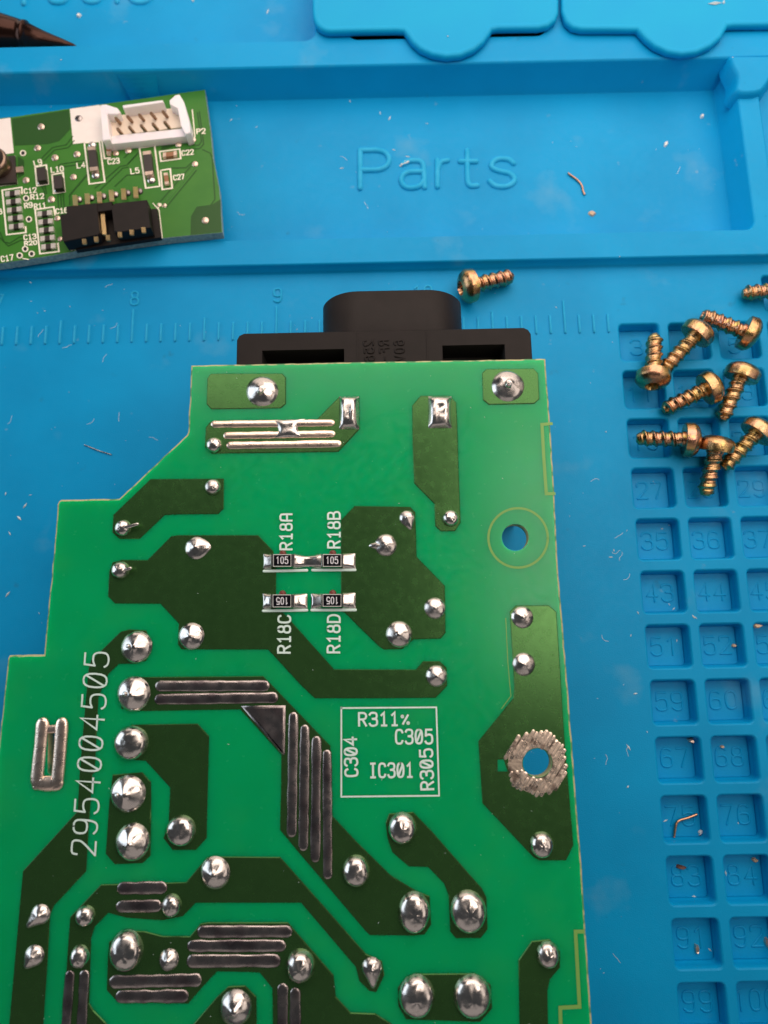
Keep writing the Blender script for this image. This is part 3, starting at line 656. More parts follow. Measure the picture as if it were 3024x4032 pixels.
# dust and little scratches on the board
# --- mains inlet (black plastic, under the north edge)
def inl(u, v, z): return Plane((0, 0, z), (0, 0, 1)).un(u, v)
inlet = MB(); zt = 20.3
xL, xR = inl(936, 1316, zt).x, inl(2086, 1293, zt).x; yN = inl(1500, 1304, zt).y
def win(px): return [(inl(*p, zt).x, inl(*p, zt).y) for p in px]
w1 = [(inl(1032, 1378, zt).x, yN - 2.6), (inl(1355, 1371, zt).x, yN - 2.6), (inl(1355, 1371, zt).x, -16.5), (inl(1032, 1378, zt).x, -16.5)]
w2 = [(inl(1741, 1357, zt).x, yN - 2.4), (inl(1987, 1352, zt).x, yN - 2.4), (inl(1987, 1352, zt).x, -16.5), (inl(1741, 1357, zt).x, -16.5)]
ol = [(xL, -34), (xR, -34), (xR, yN - .9), (xR - .3, yN - .3), (xR - .9, yN), (xL + .9, yN), (xL + .3, yN - .3), (xL, yN - .9)]
inlet.fill([[(x, y, zt) for x, y in ol], [(x, y, zt) for x, y in w1], [(x, y, zt) for x, y in w2]])
a = inlet.vs([(x, y, zt) for x, y in ol]); b = inlet.vs([(x + (.15 if x < 30 else -.15), y, zt - .2) for x, y in offset(ol, .1)])
a1 = inlet.vs([(x, y, zt - .15) for x, y in offset(ol, .12)]); a2 = inlet.vs([(x, y, .4) for x, y in offset(ol, .12)])
inlet.bridge(a1, a); inlet.bridge(a2, a1, sm=False)
for wn in (w1, w2):
    t = inlet.vs([(x, y, zt) for x, y in wn]); d = inlet.vs([(x, y, zt - 4.5) for x, y in wn]); inlet.bridge(t, d, 1, sm=False); inlet.face(d, 1)
ib = inlet.build('mains_inlet', [M_pl, M_shade], brd, BO)
def sub(mbx, name, m, par=ib):
    o = mbx.build(name, m, par); o.data.transform(Matrix.Translation(-BO * K)); return o
mb = MB(); xa, xb = inl(1259, 1250, zt - .4).x, inl(1834, 1240, zt - .4).x; yS = inl(1545, 1141, zt - .4).y; R_ = 5.6; zs = zt - .4
prof = [(xa, zs - 15)] + [(xa + R_ - R_ * math.cos(t), zs - R_ + R_ * math.sin(t)) for t in [math.pi / 2 * k / 12 for k in range(13)]] + [(xb - R_ + R_ * math.sin(t), zs - R_ + R_ * math.cos(t)) for t in [math.pi / 2 * k / 12 for k in range(13)]] + [(xb, zs - 15)]
cxm = (xa + xb) / 2
a = mb.vs([(x, yN - .05, z) for x, z in prof]); b = mb.vs([(x, yS - .25, z) for x, z in prof]); c = mb.vs([(x + (cxm - x) * .012, yS, z - .22) for x, z in prof])
mb.bridge(a, b, closed=False); mb.bridge(b, c, closed=False); mb.face(c[::-1])
sub(mb, 'inlet_shroud', M_pl)
for u0 in (1408, 1682):
    mb = MB(); mb.box((inl(u0, 1360, zt).x, yN - 2.6, zt + .02), (.09, 0, 0), (0, 2.6, 0), (0, 0, .07)); sub(mb, 'moulding_line', M_pl)
mb = MB()
for txt, u, in (('256', 1486), ('RF-', 1546), ('60V', 1606)):
    for k, st in enumerate(text_strokes(txt, (u - 18, 1340), (u - 12, 1420), -36, 1.0)):
        mb.ridge([inl(a_, b_, zt) for a_, b_ in st], (0, 0, 1), .30, .13 + .01 * k, seg=4)
sub(mb, 'moulded_lettering', M_pl)
# ================================================================== small board
SO = SMALL.un(500, 700); n2 = SMALL.n
sb = thing('small_circuit_board', 'small green circuit board with white and black pin headers lying half in the parts tray', 'circuit board', SO)
def g4(p): return Z(0, 350, 1.843, p)
def s6(p): return Z(0, 550, 3.318, p)
def s5(p): return Z(200, 500, 2.37, p)
def S(p, h=0.0): return SMALL.un(p[0], p[1], h)
so = g4([(1485, 6), (1500, 110), (1530, 330), (1545, 500), (1590, 720), (1612, 1040), (1180, 1082), (700, 1150), (330, 1215), (0, 1265), (-500, 1340), (-560, 290), (0, 213), (90, 204), (505, 143), (735, 112), (1100, 62)])
sw = [S(p) for p in so]
if area2([tuple(p) for p in sw]) < 0: sw = sw[::-1]
rg2 = []
for a, b in zip(sw, sw[1:] + sw[:1]):
    n = max(1, int((b - a).length / .6))
    for k in range(n): rg2.append(a.lerp(b, k / n) + ((b - a).normalized().cross(n2) * .07 * noise.noise(a.lerp(b, k / n) * 2) if k else Vector()))
mb = MB(); mb.fill([rg2]); a = mb.vs(rg2); b = mb.vs([p - n2 * .1 + (p - SO).normalized() * .06 for p in rg2]); c = mb.vs([p - n2 * 1.6 for p in rg2])
mb.bridge(b, a, 1, sm=False); mb.bridge(c, b, 1, sm=False); mb.face(c[::-1], 1)
mb.build('board_panel', [M_g2, M_fr4], sb, SO)
def flat2(px, m, name, h):
    p = [S(q, h) for q in px]
    if area2([tuple(q) for q in p]) < 0: p = p[::-1]
    mb = MB(); mb.fill([p]); return mb.build(name, m, sb, SO)
def slab2(px, m, name, h, d, bev=0.0, par=None):
    p = [S(q, h) for q in px]
    if area2([tuple(q) for q in p]) < 0: p = p[::-1]
    mb = MB(); mb.prism(p, n2, d, bev=bev); return mb.build(name, m, par or sb, SO) if par is None else mb.build(name, m, par, Vector()) 
# areas without copper read darker
for q in (g4([(85, 218), (500, 152), (512, 290), (430, 378), (350, 400), (105, 412)]), g4([(1392, 925), (1432, 862), (1525, 850), (1600, 800), (1606, 1035), (1385, 1060)]),
          g4([(1195, 360), (1300, 345), (1300, 400), (1190, 445), (1165, 440)]), g4([(130, 485), (175, 520), (175, 620), (130, 650)])): flat2(q, M_g2d, 'bare_area', .02)
lines = [g4([(300, 505), (380, 425), (480, 405), (528, 345)]), g4([(318, 520), (395, 443), (495, 425), (538, 375)]), g4([(505, 840), (508, 765), (640, 610), (690, 600)]), g4([(690, 720), (870, 562), (920, 553), (1000, 470)]),
         g4([(725, 735), (890, 575), (930, 568)]), g4([(835, 705), (920, 625), (1040, 618)]), g4([(1165, 815), (1385, 560)]), g4([(1205, 860), (1425, 590)]), g4([(1240, 573), (1350, 572), (1395, 530)]),
         g4([(1432, 170), (1462, 380), (1440, 410), (1370, 402)]), g4([(1447, 165), (1478, 400), (1450, 432), (1340, 440)]), g4([(1470, 440), (1525, 465), (1540, 500), (1560, 800), (1528, 845), (1430, 858), (1390, 925), (1388, 1050)]),
         g4([(0, 1080), (60, 1140), (150, 1098), (280, 1085)]), g4([(0, 1040), (30, 1110), (70, 1120), (140, 1075), (270, 1062)]), g4([(420, 760), (425, 890)]), g4([(440, 758), (448, 890)]), g4([(458, 755), (468, 885)]),
         g4([(300, 700), (322, 745), (330, 830)]), g4([(325, 698), (338, 760)]), g4([(420, 560), (440, 545), (610, 520)]), g4([(430, 580), (450, 565), (600, 545)]), g4([(500, 780), (650, 605)]), g4([(960, 440), (900, 500)]), g4([(1010, 455), (930, 540)])]
for l in lines:
    mb = MB(); mb.ribbon([S(p, .035) for p in l], n2, .22); mb.build('circuit_trace', M_g2d, sb, SO)
for l in (g4([(1185, 838), (1405, 575)]),):
    mb = MB(); mb.ridge([S(p, .02) for p in l], n2, .35, .08, seg=4); mb.build('circuit_trace', M_g2, sb, SO)
for x, y, r in ((298, 275, 26), (272, 430, 26), (398, 500, 26), (558, 475, 26), (532, 640, 25), (188, 663, 26), (373, 803, 27), (930, 447, 25), (840, 467, 23), (1295, 402, 25), (1400, 370, 22), (1415, 545, 23), (1490, 955, 28), (415, 940, 22), (520, 1150, 25), (1155, 845, 15), (1195, 845, 15), (435, 1090, 20)):
    (u, v), = g4([(x, y)]); dome(u, v, r / 1.843, 1, 'dome', .28, 'tinned_pad', mtl=M_pad, pl=SMALL, par=sb, org=SO, seg=14)
for x, y in ((167, 467), (190, 795), (210, 947), (183, 1163), (143, 1210), (230, 1198)):
    (u, v), = g4([(x, y)]); mb = MB(); ci = circ(u, v, 10, 16); mb.ridge([S(p, .02) for p in ci + ci[:1]], n2, .26, .12, seg=4, cap=False)
    mb.build('plated_hole', M_silk2, sb, SO); flat2(circ(u, v, 8, 12), M_hole, 'hole_mouth', .045)
flat2(g4([(507, 145), (725, 116), (790, 370), (530, 400)]), M_pink, 'print_block', .03); flat2(g4([(-300, 260), (75, 209), (100, 465), (-300, 520)]), M_pink, 'print_block', .03)
(u, v), = g4([(570, 215)]); dome(u, v, 15, 1, 'dome', .3, 'tinned_pad', mtl=M_sold2, pl=SMALL, par=sb, org=SO, seg=14)
def outline2(q, closed=True, wd=.30):
    mb = MB(); pts = q + q[:1] if closed else q; mb.ribbon([S(p, .045) for p in pts], n2, wd); mb.build('printed_outline', M_silk2, sb, SO)
for q in (g4([(612, 392), (722, 382), (760, 675), (648, 690)]), g4([(1012, 428), (1122, 413), (1160, 706), (1058, 720)]), g4([(1158, 455), (1304, 436), (1312, 506), (1168, 525)]), g4([(1166, 592), (1235, 580), (1250, 720), (1178, 730)]),
          g4([(255, 567), (336, 552), (350, 690), (268, 703)]), g4([(377, 622), (458, 608), (470, 746), (390, 758)])): outline2(q)
outline2(g4([(740, 378), (758, 505), (800, 500)]), False)
outline2(g4([(160, 760), (158, 714), (16, 735), (48, 1058), (188, 1042), (186, 1000)]), False); outline2(g4([(400, 915), (390, 856), (255, 877), (290, 1196), (428, 1180), (420, 1120)]), False)
outline2(g4([(105, 488), (122, 688), (-60, 710)]), False)
outline2(g4([(1110, 830), (1155, 880), (1178, 1082), (545, 1172)]), False, .16)
outline2(g4([(1395, 150), (1415, 350), (845, 435)]), False, .2); outline2(g4([(165, 1230), (208, 1238)]), False, .2)
for txt, a, b, cap in (('P2', (1430, 326), (1490, 322), 34), ('C22', (1322, 483), (1405, 474), 34), ('C27', (1262, 662), (1338, 652), 34), ('C23', (785, 547), (866, 538), 36), ('L4', (562, 575), (618, 568), 36), ('L5', (952, 616), (1010, 608), 36),
                       ('L9', (254, 562), (306, 548), 40), ('L10', (374, 607), (462, 596), 36), ('C12', (178, 760), (264, 750), 34), ('R12', (226, 802), (318, 794), 34), ('R9', (182, 866), (236, 858), 36), ('R11', (252, 872), (334, 862), 36),
                       ('C16', (408, 906), (492, 896), 34), ('C13', (176, 1096), (262, 1086), 34), ('R20', (180, 1136), (268, 1128), 28), ('C17', (12, 1254), (98, 1240), 38), ('P4', (1150, 866), (1206, 858), 32), ('3', (-8, 910), (15, 905), 36)):
    (a2, b2) = g4([a, b]); mb = MB(); print_text(mb, txt, a2, b2, cap / 1.843, SMALL, .22, .05); mb.build('printed_label', M_silk2, sb, SO)
# two-terminal chips (body with end caps as their own pieces)
def chip(q, h, mbody, mcap, frac=.25, name='chip_inductor'):
    """q: top quad ordered end A left, end A right, end B right, end B left"""
    A0, A1, B1, B0 = [S(p, h) for p in q]
    lerp = lambda t: (A0.lerp(B0, t), A1.lerp(B1, t))
    def part(t0, t1, m, nm, par, dz):
        a, b = lerp(t0); c, d = lerp(t1); p = [a + n2 * dz, b + n2 * dz, d + n2 * dz, c + n2 * dz]
        if area2([tuple(x) for x in p]) < 0: p = p[::-1]
        mm = MB(); mm.prism(p, n2, h + dz - .03, bev=.05); o = mm.build(nm, m, par, SO if par == sb else Vector())
        if par != sb: o.data.transform(Matrix.Translation(-SO * K))
        return o
    body = part(frac * .8, 1 - frac * .8, mbody, name, sb, 0)
    part(0, frac, mcap, 'end_cap', body, .03); part(1 - frac, 1, mcap, 'end_cap', body, .03)
    return body
chip(g4([(632, 420), (690, 415), (712, 590), (652, 596)]), .9, M_chip, M_pad, .15)
chip(g4([(1034, 455), (1094, 447), (1112, 620), (1052, 628)]), .9, M_chip, M_pad, .15)
for q in (g4([(655, 600), (720, 596), (738, 660), (668, 668)]), g4([(1060, 640), (1122, 632), (1140, 690), (1072, 700)]), g4([(628, 402), (712, 396), (712, 420), (632, 425)])):
    (c,) = [Vector((sum(p[0] for p in q) / 4, sum(p[1] for p in q) / 4))]; dome(c.x, c.y, 17, .9, 'dome', .5, 'solder_joint', mtl=M_sold, pl=SMALL, par=sb, org=SO, seg=14)
chip(g4([(1182, 462), (1180, 496), (1282, 482), (1284, 448)])[::-1], .6, M_cap, M_pad, .24, 'chip_capacitor'); chip(g4([(1186, 610), (1216, 606), (1226, 690), (1196, 694)]), .6, M_cap, M_pad, .24, 'chip_capacitor'); chip(g4([(764, 392), (796, 388), (806, 470), (774, 474)]), .6, M_cap, M_pad, .24, 'chip_capacitor')
for dx, dy in ((0, 0), (122, 57)):
    q = g4([(262 + dx, 574 + dy), (324 + dx, 564 + dy), (334 + dx, 660 + dy), (272 + dx, 668 + dy)])
    slab2(q, M_chip, 'filter_chip', 1.0, .97, .05)
    for k in (0, 1):
        (u, v), = g4([(284 + dx + 33 * k, 682 + dy - 4 * k)]); dome(u, v, 7, 1.2, 'cone', 1.0, 'solder_joint', mtl=M_sold, pl=SMALL, par=sb, org=SO, seg=10)
for (x0, y0, dx, dy, rx) in ((36, 762, 7.0, 61, 78), (270, 908, 7.0, 61, 78)):
    for r in range(5):
        bx, by = x0 + dx * r, y0 + dy * r * .98
        chip(g4([(bx, by - 18), (bx, by + 18), (bx + rx + 26, by + 5), (bx + rx + 26, by - 31)])[::-1], .5, M_chip, M_silver, .33, 'chip_resistor')
# quartz can at the left edge
slab2(g4([(-160, 500), (105, 482), (118, 678), (-160, 705)]), M_chip, 'can_base', .5, .47, .05)
(u, v), = g4([(-18, 572)]); c = S((u, v), .5); mb = MB(); prev = None
for r_, z in ((2.45, 0), (2.45, 1.6), (2.3, 2.0), (2.0, 2.15), (1.85, 2.1), (0.01, 2.1)):
    r_ *= 1.08; ids = mb.vs([c + Vector((math.cos(t) * r_, math.sin(t) * r_, 0)) + n2 * z for t in [math.pi * 2 * k / 32 for k in range(32)]])
    if prev: mb.bridge(prev, ids)
    prev = ids
mb.build('round_can', M_can, sb, SO)
slab2(g4([(112, 566), (165, 560), (170, 600), (116, 606)]), M_pad, 'can_lead', .35, .3, .05)
# white header
def zc(p): return Z(260, 340, 2.765, p)
HW = 2.6
def W(x, y, h): (q,) = zc([(x, y)]); return S(q, h)
def prism_pts(mb, top, bot, mi=0):
    a, b = mb.vs(top), mb.vs(bot); mb.bridge(b, a, mi, sm=False); mb.face(a, mi); mb.face(b[::-1], mi)
mb = MB(); T = [W(470, 545, .7), W(1290, 440, .7), W(1210, 230, .7), W(470, 330, .7)]; mb.prism(T, n2, .65)
wh = mb.build('white_header', M_cream, sb, SO)
def wallp(quad, h, nm, d, m=M_white, bev=.12):
    p = [W(x, y, h) for x, y in quad]
    if area2([tuple(q) for q in p]) < 0: p = p[::-1]
    mb = MB(); mb.prism(p, n2, d, bev=bev); o = mb.build(nm, m, wh); o.data.transform(Matrix.Translation(-SO * K)); return o
wallp([(430, 545), (470, 632), (1375, 535), (1320, 455)], 1.5, 'front_wall', 1.45)
wallp([(612, 208), (1052, 150), (1066, 172), (622, 238)], 2.6, 'back_wall', 2.55)
wallp([(372, 200), (432, 194), (560, 235), (590, 275), (560, 300), (440, 300)], 2.5, 'back_wall', 2.45)
wallp([(372, 205), (440, 240), (470, 480), (480, 580), (400, 590)], 2.6, 'end_wall', 2.55)
wallp([(1190, 92), (1235, 85), (1285, 170), (1345, 380), (1355, 500), (1300, 520), (1250, 420), (1215, 235), (1128, 190), (1125, 150)], 2.6, 'end_wall', 2.55)
for r in range(2):
    for k in range(5):
        x, y = (548 + 127 * k, 345 - 20 * k) if r == 0 else (560 + 128 * k, 462 - 18 * k)
        if r == 0: x, y = 540 + 128 * k, 345 - 18 * k
        p0, p1 = W(x + 60, y + 72, .5), W(x, y, 2.6)
        ax = (p1 - p0); s1 = ax.normalized().cross(Vector((0, 1, 0))).normalized() * .22; s2 = ax.normalized().cross(s1).normalized() * .22
        mb = MB(); mb.box((p0 + p1) / 2, s1, s2, ax / 2); o = mb.build('pin', M_pinb, wh); o.data.transform(Matrix.Translation(-SO * K))
# black header
def zk(p): return Z(200, 700, 3.318, p)
def Q(x, y, h): (q,) = zk([(x, y)]); return S(q, h)
def blk(quad, h, d, nm, par, m=M_pl, bev=.1):
    p = [Q(x, y, h) for x, y in quad]
    if area2([tuple(q) for q in p]) < 0: p = p[::-1]
    mb = MB(); mb.prism(p, n2, d, bev=bev); o = mb.build(nm, m, par, SO if par == sb else Vector())
    if par != sb: o.data.transform(Matrix.Translation(-SO * K))
    return o
bh = blk([(325, 945), (230, 520), (1385, 400), (1440, 778)], .8, .75, 'black_header', sb)
blk([(120, 480), (205, 465), (200, 370), (600, 325), (640, 700), (610, 745), (165, 835), (150, 800)], 3.0, 2.2, 'header_block', bh)
blk([(790, 365), (840, 330), (1255, 285), (1290, 560), (1305, 650), (870, 712), (828, 690)], 3.0, 2.2, 'header_block', bh)
blk([(590, 335), (800, 310), (800, 420), (605, 445)], 2.85, 2.0, 'header_bridge', bh)
for k in range(6):
    x, y = 325 + 158 * k, 365 - 22 * k
    a, b = Q(x, y, 3.0), Q(x - 10, y - 130, .4); t = (b - a); s1 = Vector((.42, 0, 0)); s2 = t.normalized().cross(s1).normalized() * .12
    mb = MB(); mb.box((a + b) / 2, s1, s2, t / 2); o = mb.build('header_pin', M_gold, bh); o.data.transform(Matrix.Translation(-SO * K))
    (u, v), = zk([(x + 48, y - 75)]); dome(u, v, 13, 1.1, 'dome', .6, 'solder_joint', mtl=M_sold2, pl=SMALL, par=sb, org=SO, seg=12)
    x, y = 445 + 155 * k, 870 - 30 * k
    if k == 2: x = 755; y = 820
    a, b = Q(x - 8, y - 70, 3.3), Q(x, y + 6, 2.9); t = (b - a); s1 = Vector((.36, 0, 0)); s2 = t.normalized().cross(s1).normalized() * .14
    mb = MB(); mb.box((a + b) / 2, s1, s2, t / 2, bev=.4); o = mb.build('header_pin', M_gold, bh); o.data.transform(Matrix.Translation(-SO * K))
a, b = Q(678, 440, 2.2), Q(706, 750, 2.0); t = b - a; s1 = Vector((.36, 0, 0)); s2 = t.normalized().cross(s1).normalized() * .2
mb = MB(); mb.box((a + b) / 2, s1, s2, t / 2, bev=.1); o = mb.build('header_pin', M_gold, bh); o.data.transform(Matrix.Translation(-SO * K))
# ================================================================== screws
def screw_parts():
    h = MB(); prev = None; NS = 12; hk = .45
    prof = [(0, 1.4), (0, 2.8), (-.12, 3.0), (-1.35, 3.12), (-1.65, 3.0), (-2.1, 2.7), (-2.5, 2.1), (-2.76, 1.3), (-2.2, 1.0), (-1.6, .9), (-1.6, .02)]
    for x, r in prof:
        fac = abs(x) > .05 and abs(x) < 1.6
        ring = []
        for k in range(NS * 3):
            t = 2 * math.pi * k / (NS * 3); rr = r
            if 2.6 < r: q = (t % (2 * math.pi / NS)) - math.pi / NS; rr = r * (1 + hk * (math.cos(math.pi / NS) / math.cos(q) - 1))
            if x <= -1.6 and r <= 1.2: rr = r * (1 + .12 * math.cos(6 * t))
            ring.append(Vector((x, rr * math.cos(t), rr * math.sin(t))))
        ids = h.vs(ring)
        if prev: h.bridge(ids, prev)
        prev = ids
    s = MB(); NA, NL = 20, 110; L_ = 8.0; pitch = 1.5; prev = None
    for i in range(NL + 1):
        x = -.05 + L_ * i / NL; ring = []
        for k in range(NA):
            t = 2 * math.pi * k / NA; fr = ((x / pitch - t / (2 * math.pi)) % 1.0)
            th = max(0, 1 - abs(fr - .5) / .30) ** 1.2
            amp = .36 * min(1, max(0, (x - .5) / .8)) * min(1, max(0, (L_ - x) / 1.0 + .25))
            core = 1.26 - .10 * fr + (.2 if x < .4 else 0); tp = min(1, (L_ - x) / .9 * .45 + .55)
            r = (core + th * amp) * tp * (1 + .05 * noise.noise(Vector((x * 3, t * 2, 0))))
            ring.append(Vector((x, r * math.cos(t), r * math.sin(t))))
        ids = s.vs(ring)
        if prev: s.bridge(prev, ids)
        prev = ids
    s.face(prev)
    return h, s
hm, sm = screw_parts()
M_scrs = [M_scr, material('pinkish_zinc', (.60, .36, .22), .24, metal=1, var=(.50, .36, .14), vs=.4, bump=.04, bs=4, rvar=.08, layers=[((.22, .12, .09), 1.2, .60, .7, .7)]),
          material('golden_zinc', (.60, .43, .16), .25, metal=1, var=(.56, .30, .18), vs=.3, bump=.04, bs=4, rvar=.08, layers=[((.18, .12, .07), 1.7, .60, .7, .7)])]
SC = [((1841, 1128), 2.8, (2017, 1090), 1.4, 'screw lying beside the black mains inlet, just below the parts tray'),
      ((3135, 1137), 2.8, (2935, 1155), 1.4, 'screw tip poking in from the right edge above the other screws'),
      ((2571, 1493), 2.4, (2579, 1299), 1.2, 'screw over the leftmost pocket column, head below and tip above'),
      ((2752, 1306), 3.0, (2634, 1434), 1.3, 'screw slanting down left with its head under another screw tip'),
      ((2952, 1316), 2.8, (2778, 1246), 2.2, 'topmost screw of the heap, tip pointing left and head at right'),
      ((2800, 1524), 2.6, (2625, 1607), 1.3, 'reddish screw in the middle of the heap slanting to lower left'),
      ((2926, 1466), 3.0, (2847, 1642), 1.2, 'screw with its head up right of the reddish screw, tip pointing down'),
      ((2722, 1732), 2.7, (2506, 1725), 1.0, 'screw lying level with its tip over the pocket at left'),
      ((2822, 1749), 3.0, (2777, 1947), .2, 'lowest screw of the heap, tip pointing down into pocket 28'),
      ((2992, 1692), 2.8, (2856, 1834), 1.2, 'screw at the right edge of the heap slanting to lower left')]
src = None
for k, (hp, hz, tp, tz, lab) in enumerate(SC):
    hc3 = MAT.un(*hp, hz); tc3 = MAT.un(*tp, tz); d = (tc3 - hc3).normalized()
    q = d.to_track_quat('X', 'Z'); M4 = Matrix.Translation((hc3 + d * 1.2) * K) @ q.to_matrix().to_4x4() @ Matrix.Rotation(k * 1.3, 4, 'X') @ Matrix.Scale(.94, 4)
    if src is None:
        r = thing('screw', 'brass coloured ' + lab, 'screw', (0, 0, 0), 'loose brass coloured screws'); src = r
        ho = hm.build('screw_head', M_scr, r); ho.data.set_sharp_from_angle(angle=math.radians(28)); sm.build('threaded_shank', M_scr, r)
    else:
        r = src.copy(); COL.objects.link(r); r['label'] = ('brass coloured ' + lab)
        for c in src.children: cc = c.copy(); COL.objects.link(cc); cc.parent = r; cc.material_slots[0].link = 'OBJECT'; cc.material_slots[0].material = M_scrs[(k * 2 + 1) % 3]
    r.matrix_world = M4
# ================================================================== tool tip in the upper tray
ax = [(-330, 40, 3.6), (-150, 90, 3.5), (0, 128, 3.35), (75, 138, 2.75), (92, 141, 2.62), (96, 142, 2.75), (106, 144, 2.72), (112, 145, 2.35), (180, 160, 1.55), (250, 172, .8), (292, 181, .35), (300, 182, .08)]
mb = MB(); prev = None; P3 = [Plane((0, 0, ZF + r + .05), (0, 0, 1)).un(u, v) for u, v, r in ax]
for i, (p, (_, _, r)) in enumerate(zip(P3, ax)):
    t = (P3[-1] - P3[0]).normalized(); s1 = Vector((0, 0, 1)).cross(t).normalized(); s2 = t.cross(s1)
    ids = mb.vs([p + (s1 * math.cos(a) + s2 * math.sin(a)) * r for a in [math.pi * 2 * k / 20 for k in range(20)]])
    if prev: mb.bridge(ids, prev)
    prev = ids
mb.face(prev); mb.face(list(range(20))[::-1])
o = mb.build('tool_tip', M_tool, None, P3[4]); tag(o, 'dark brown tapered tool tip lying in the upper left tray', 'tool')
# ================================================================== debris
def wire(px, z, rad, label, m=M_wire, cat='wire scrap', nm='wire_scrap'):
    P = [Plane((0, 0, z), (0, 0, 1)).un(u, v) for u, v in chaikin(px)]
    mb = MB(); prev = None
    for i, p in enumerate(P):
        t = (P[min(i + 1, len(P) - 1)] - P[max(i - 1, 0)]).normalized(); s1 = t.cross(Vector((0, 0, 1))).normalized()
        ids = mb.vs([p + (s1 * math.cos(a) + Vector((0, 0, 1)) * math.sin(a)) * rad * (1 + .2 * noise.noise(p * 3)) for a in [math.pi * 2 * k / 7 for k in range(7)]])
        if prev: mb.bridge(ids, prev)
        prev = ids
    mb.face(prev); mb.face(list(range(7))[::-1]); o = mb.build(nm, m, None, P[0]); tag(o, label, cat)
wire(Z(2100, 500, 1.795, [(245, 325), (270, 345), (310, 372), (345, 410), (350, 450), (365, 480)]), ZF + .25, .17, 'short curved copper wire scrap lying on the parts tray floor')
wire(Z(2300, 2700, 2.2914, [(812, 1365), (820, 1300), (830, 1240), (860, 1212), (930, 1195), (1020, 1160)]), -1.9, .20, 'bent copper wire scrap lying across pocket 75')
wire([(332, 1752), (350, 1758), (372, 1768), (392, 1776), (440, 1790)], .15, .09, 'thin silvery wire clipping on the mat left of the board', M_sold)
def flake(u, v, z, ru, rv, m, label=None, nm='debris_flake', ang=0):
    mb = MB(); c = Plane((0, 0, z), (0, 0, 1)).un(u, v); k_ = 1 / 23.0; top, bot = [], []
    for k in range(9):
        t = 2 * math.pi * k / 9; rr = 1 + random.uniform(-.3, .3); x, y = ru * k_ * rr * math.cos(t), rv * k_ * rr * math.sin(t)
        x, y = x * math.cos(ang) - y * math.sin(ang), x * math.sin(ang) + y * math.cos(ang)
        bot.append(c + Vector((x, y, 0))); top.append(c + Vector((x * .7, y * .7, .3 + random.uniform(0, .15))))
    A, B = mb.vs(bot), mb.vs(top); mb.bridge(A, B, sm=False); mb.face(B); mb.face(A[::-1])
    o = mb.build(nm, m, None, c); tag(o, label, 'debris')
PF = -2.28
flake(2725, 2915, PF, 16, 14, M_pad, 'grey and tan crumb in the top right corner of pocket 67')
flake(2982, 2464, PF + 1.6, 17, 8, M_tan, 'orange crumb on the rim right of pocket 52')
flake(2887, 2542, PF, 9, 6, M_tan, 'tiny orange crumb inside pocket 52')
flake(2682, 3413, PF, 21, 7, M_rust, 'dark brown sliver above the number in pocket 83', ang=-.15)
flake(2742, 3735, PF, 9, 15, M_pad, 'pinkish crumb inside pocket 91 below its number')
flake(2972, 3386, PF, 12, 8, M_tan, 'tan crumb in the top right corner of pocket 84')
flake(3018, 3712, PF, 10, 16, M_pad, 'pinkish crumb at the right edge over pocket 92')
flake(2842, 2940, PF, 9, 5, M_tan, 'pale tan crumb at the top of pocket 68')
flake(2757, 3277, PF, 10, 6, M_flake, 'pale crumb in the lower right corner of pocket 75', ang=.8)
flake(312, 63, ZF, 10, 9, M_flake, 'white crumb in the upper tray near the tool tip')
flake(1537, 355, ZF + .8, 26, 9, M_flake, 'white curved shaving at the foot of the tray wall')
flake(1595, 644, ZF + .1, 24, 9, M_flake, 'white shaving stuck on the letter a in the tray', ang=.5)
flake(2620, 570, ZF, 7, 17, M_flake, 'pale smear crumb on the right of the tray floor', ang=-.5)
flake(2763, 459, ZF, 9, 13, M_flake, 'whitish crumb near the right wall of the tray')
flake(2330, 843, ZF, 16, 12, M_tan, 'tan crumb on the tray floor near its south rim')
flake(760, 3, ZF, 6, 6, M_flake, 'faint white speck of dirt in the upper tray'); 
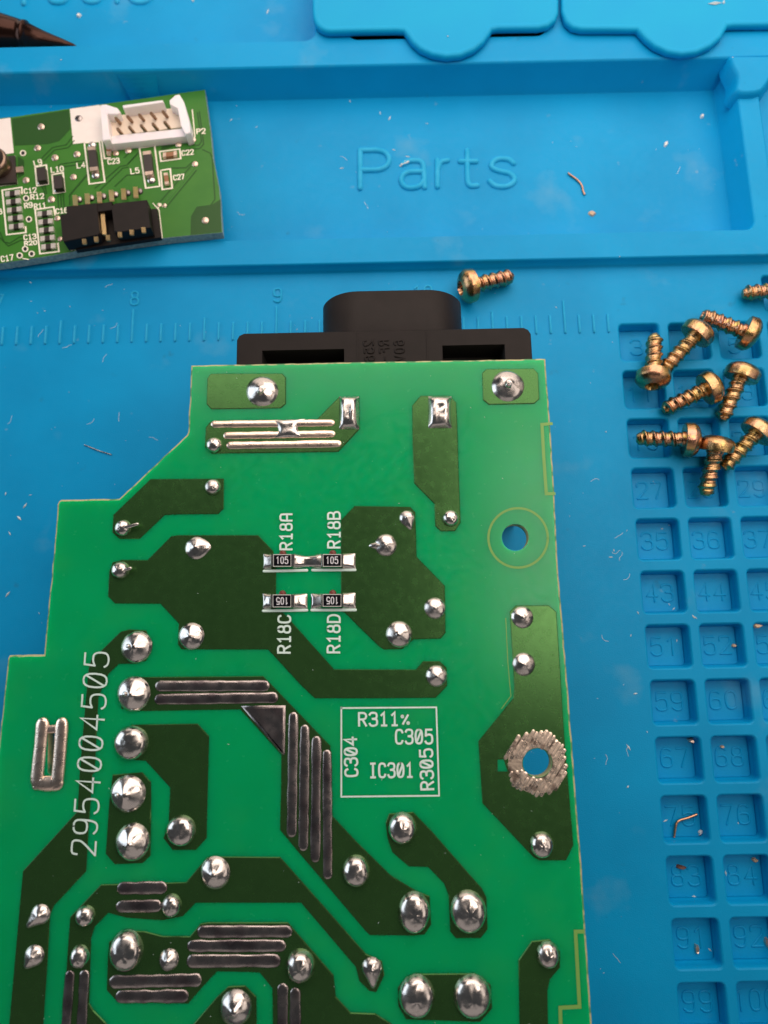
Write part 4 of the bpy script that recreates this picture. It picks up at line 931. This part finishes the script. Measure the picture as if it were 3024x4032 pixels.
# dust: far too many specks to count
mb = MB()
def speck(c, r, z=0):
    a0 = random.uniform(0, 6.28); el = random.uniform(1, 2.6)
    pts = [c + Vector((math.cos(a0) * x - math.sin(a0) * y, math.sin(a0) * x + math.cos(a0) * y, z)) for x, y in ((-r * el, 0), (0, -r * .6), (r * el, 0), (0, r * .7))]
    A = mb.vs(pts); t = mb.vs([c + Vector((0, 0, z + r * .6))]); [mb.face((A[i], A[(i + 1) % 4], t[0])) for i in range(4)]
for u, v, r in [(120, 1112, 5), (122, 1186, 4), (176, 1224, 5), (148, 1232, 4), (275, 1207, 4), (405, 1222, 3), (22, 1944, 5), (119, 1949, 4), (98, 1991, 8), (75, 2040, 10), (38, 2100, 5), (30, 2340, 8), (2472, 3098, 7), (2475, 2943, 7), (2553, 2948, 4), (2548, 2882, 4), (2502, 2731, 6), (2512, 2413, 4), (2730, 2428, 6), (2738, 2432, 5),
             (2665, 2522, 5), (2607, 2082, 6), (2635, 2068, 4), (2635, 2380, 4), (2653, 2397, 5), (2484, 2502, 4), (2405, 2194, 5), (2417, 2167, 4), (2300, 2150, 4), (2620, 3232, 6), (2907, 3241, 5), (2858, 3438, 6), (2600, 3458, 5), (2733, 3530, 6), (2795, 3740, 6), (2817, 3798, 9), (2502, 3517, 4), (2510, 3752, 4), (2965, 1713, 6), (2574, 1900, 5),
             (2386, 1700, 5), (1497, 445, 6), (1534, 465, 8), (1378, 398, 6), (1681, 486, 5), (1010, 500, 4), (1054, 45, 8), (1763, 142, 6), (1605, 616, 7), (1550, 590, 7), (1515, 655, 6), (240, 235, 5), (200, 420, 3), (1345, 662, 6), (910, 472, 5), (2815, 12, 16), (2850, 8, 10), (2190, 1210, 4), (2440, 1010, 4), (2885, 225, 4)]:
    z = 0.02
    if v < 187 and u < 1230: z = ZF + .02
    elif v < 230: z = 4.32
    elif v < 370: z = 2.85
    elif 370 < v < 930: z = ZF + .02
    elif 930 < v < 1040: z = ZL + .02
    elif u > 2490 and v > 1270: z = .02 if v in (2428, 2432, 2882, 2731, 2413) else PF
    speck(Plane((0, 0, z), (0, 0, 1)).un(u, v), r / 23.0 * .8)
for _ in range(300):
    u, v = random.uniform(0, 3024), random.uniform(380, 4032)
    if 930 < v < 1110: continue
    z = ZF + .02 if v < 930 else .02
    if v < 930 and (u < 900 or u > 2800): continue
    p = Plane((0, 0, z), (0, 0, 1)).un(u, v)
    if z > 0 and p.x > GX - 1: continue
    speck(p, random.choice((.05, .06, .08, .10)) * random.uniform(.7, 1.2))
for _ in range(22):                      # lint
    u, v = random.choice(((random.uniform(20, 700), random.uniform(1100, 1900)), (random.uniform(950, 2750), random.uniform(420, 900)), (random.uniform(2300, 2480), random.uniform(1400, 3900))))
    p = Plane((0, 0, (ZF if v < 930 else 0) + .03), (0, 0, 1)).un(u, v); a = random.uniform(0, 6.28); P = []
    for q in range(7): P.append(p.copy()); p = p + Vector((math.cos(a), math.sin(a), 0)) * .28; a += random.uniform(-.6, .6)
    mb.ribbon(P, (0, 0, 1), .05)
for _ in range(90):
    u, v = random.uniform(150, 2250), random.uniform(1450, 4032)
    if v < 2600 and u < 760: continue
    speck(PCB.un(u, v, TH + .01), random.choice((.03, .04, .06)))
o = mb.build('dust', M_dust, None, Vector((0, 0, 0))); tag(o, 'white dust specks scattered over mat and board', 'dust', kind='stuff')
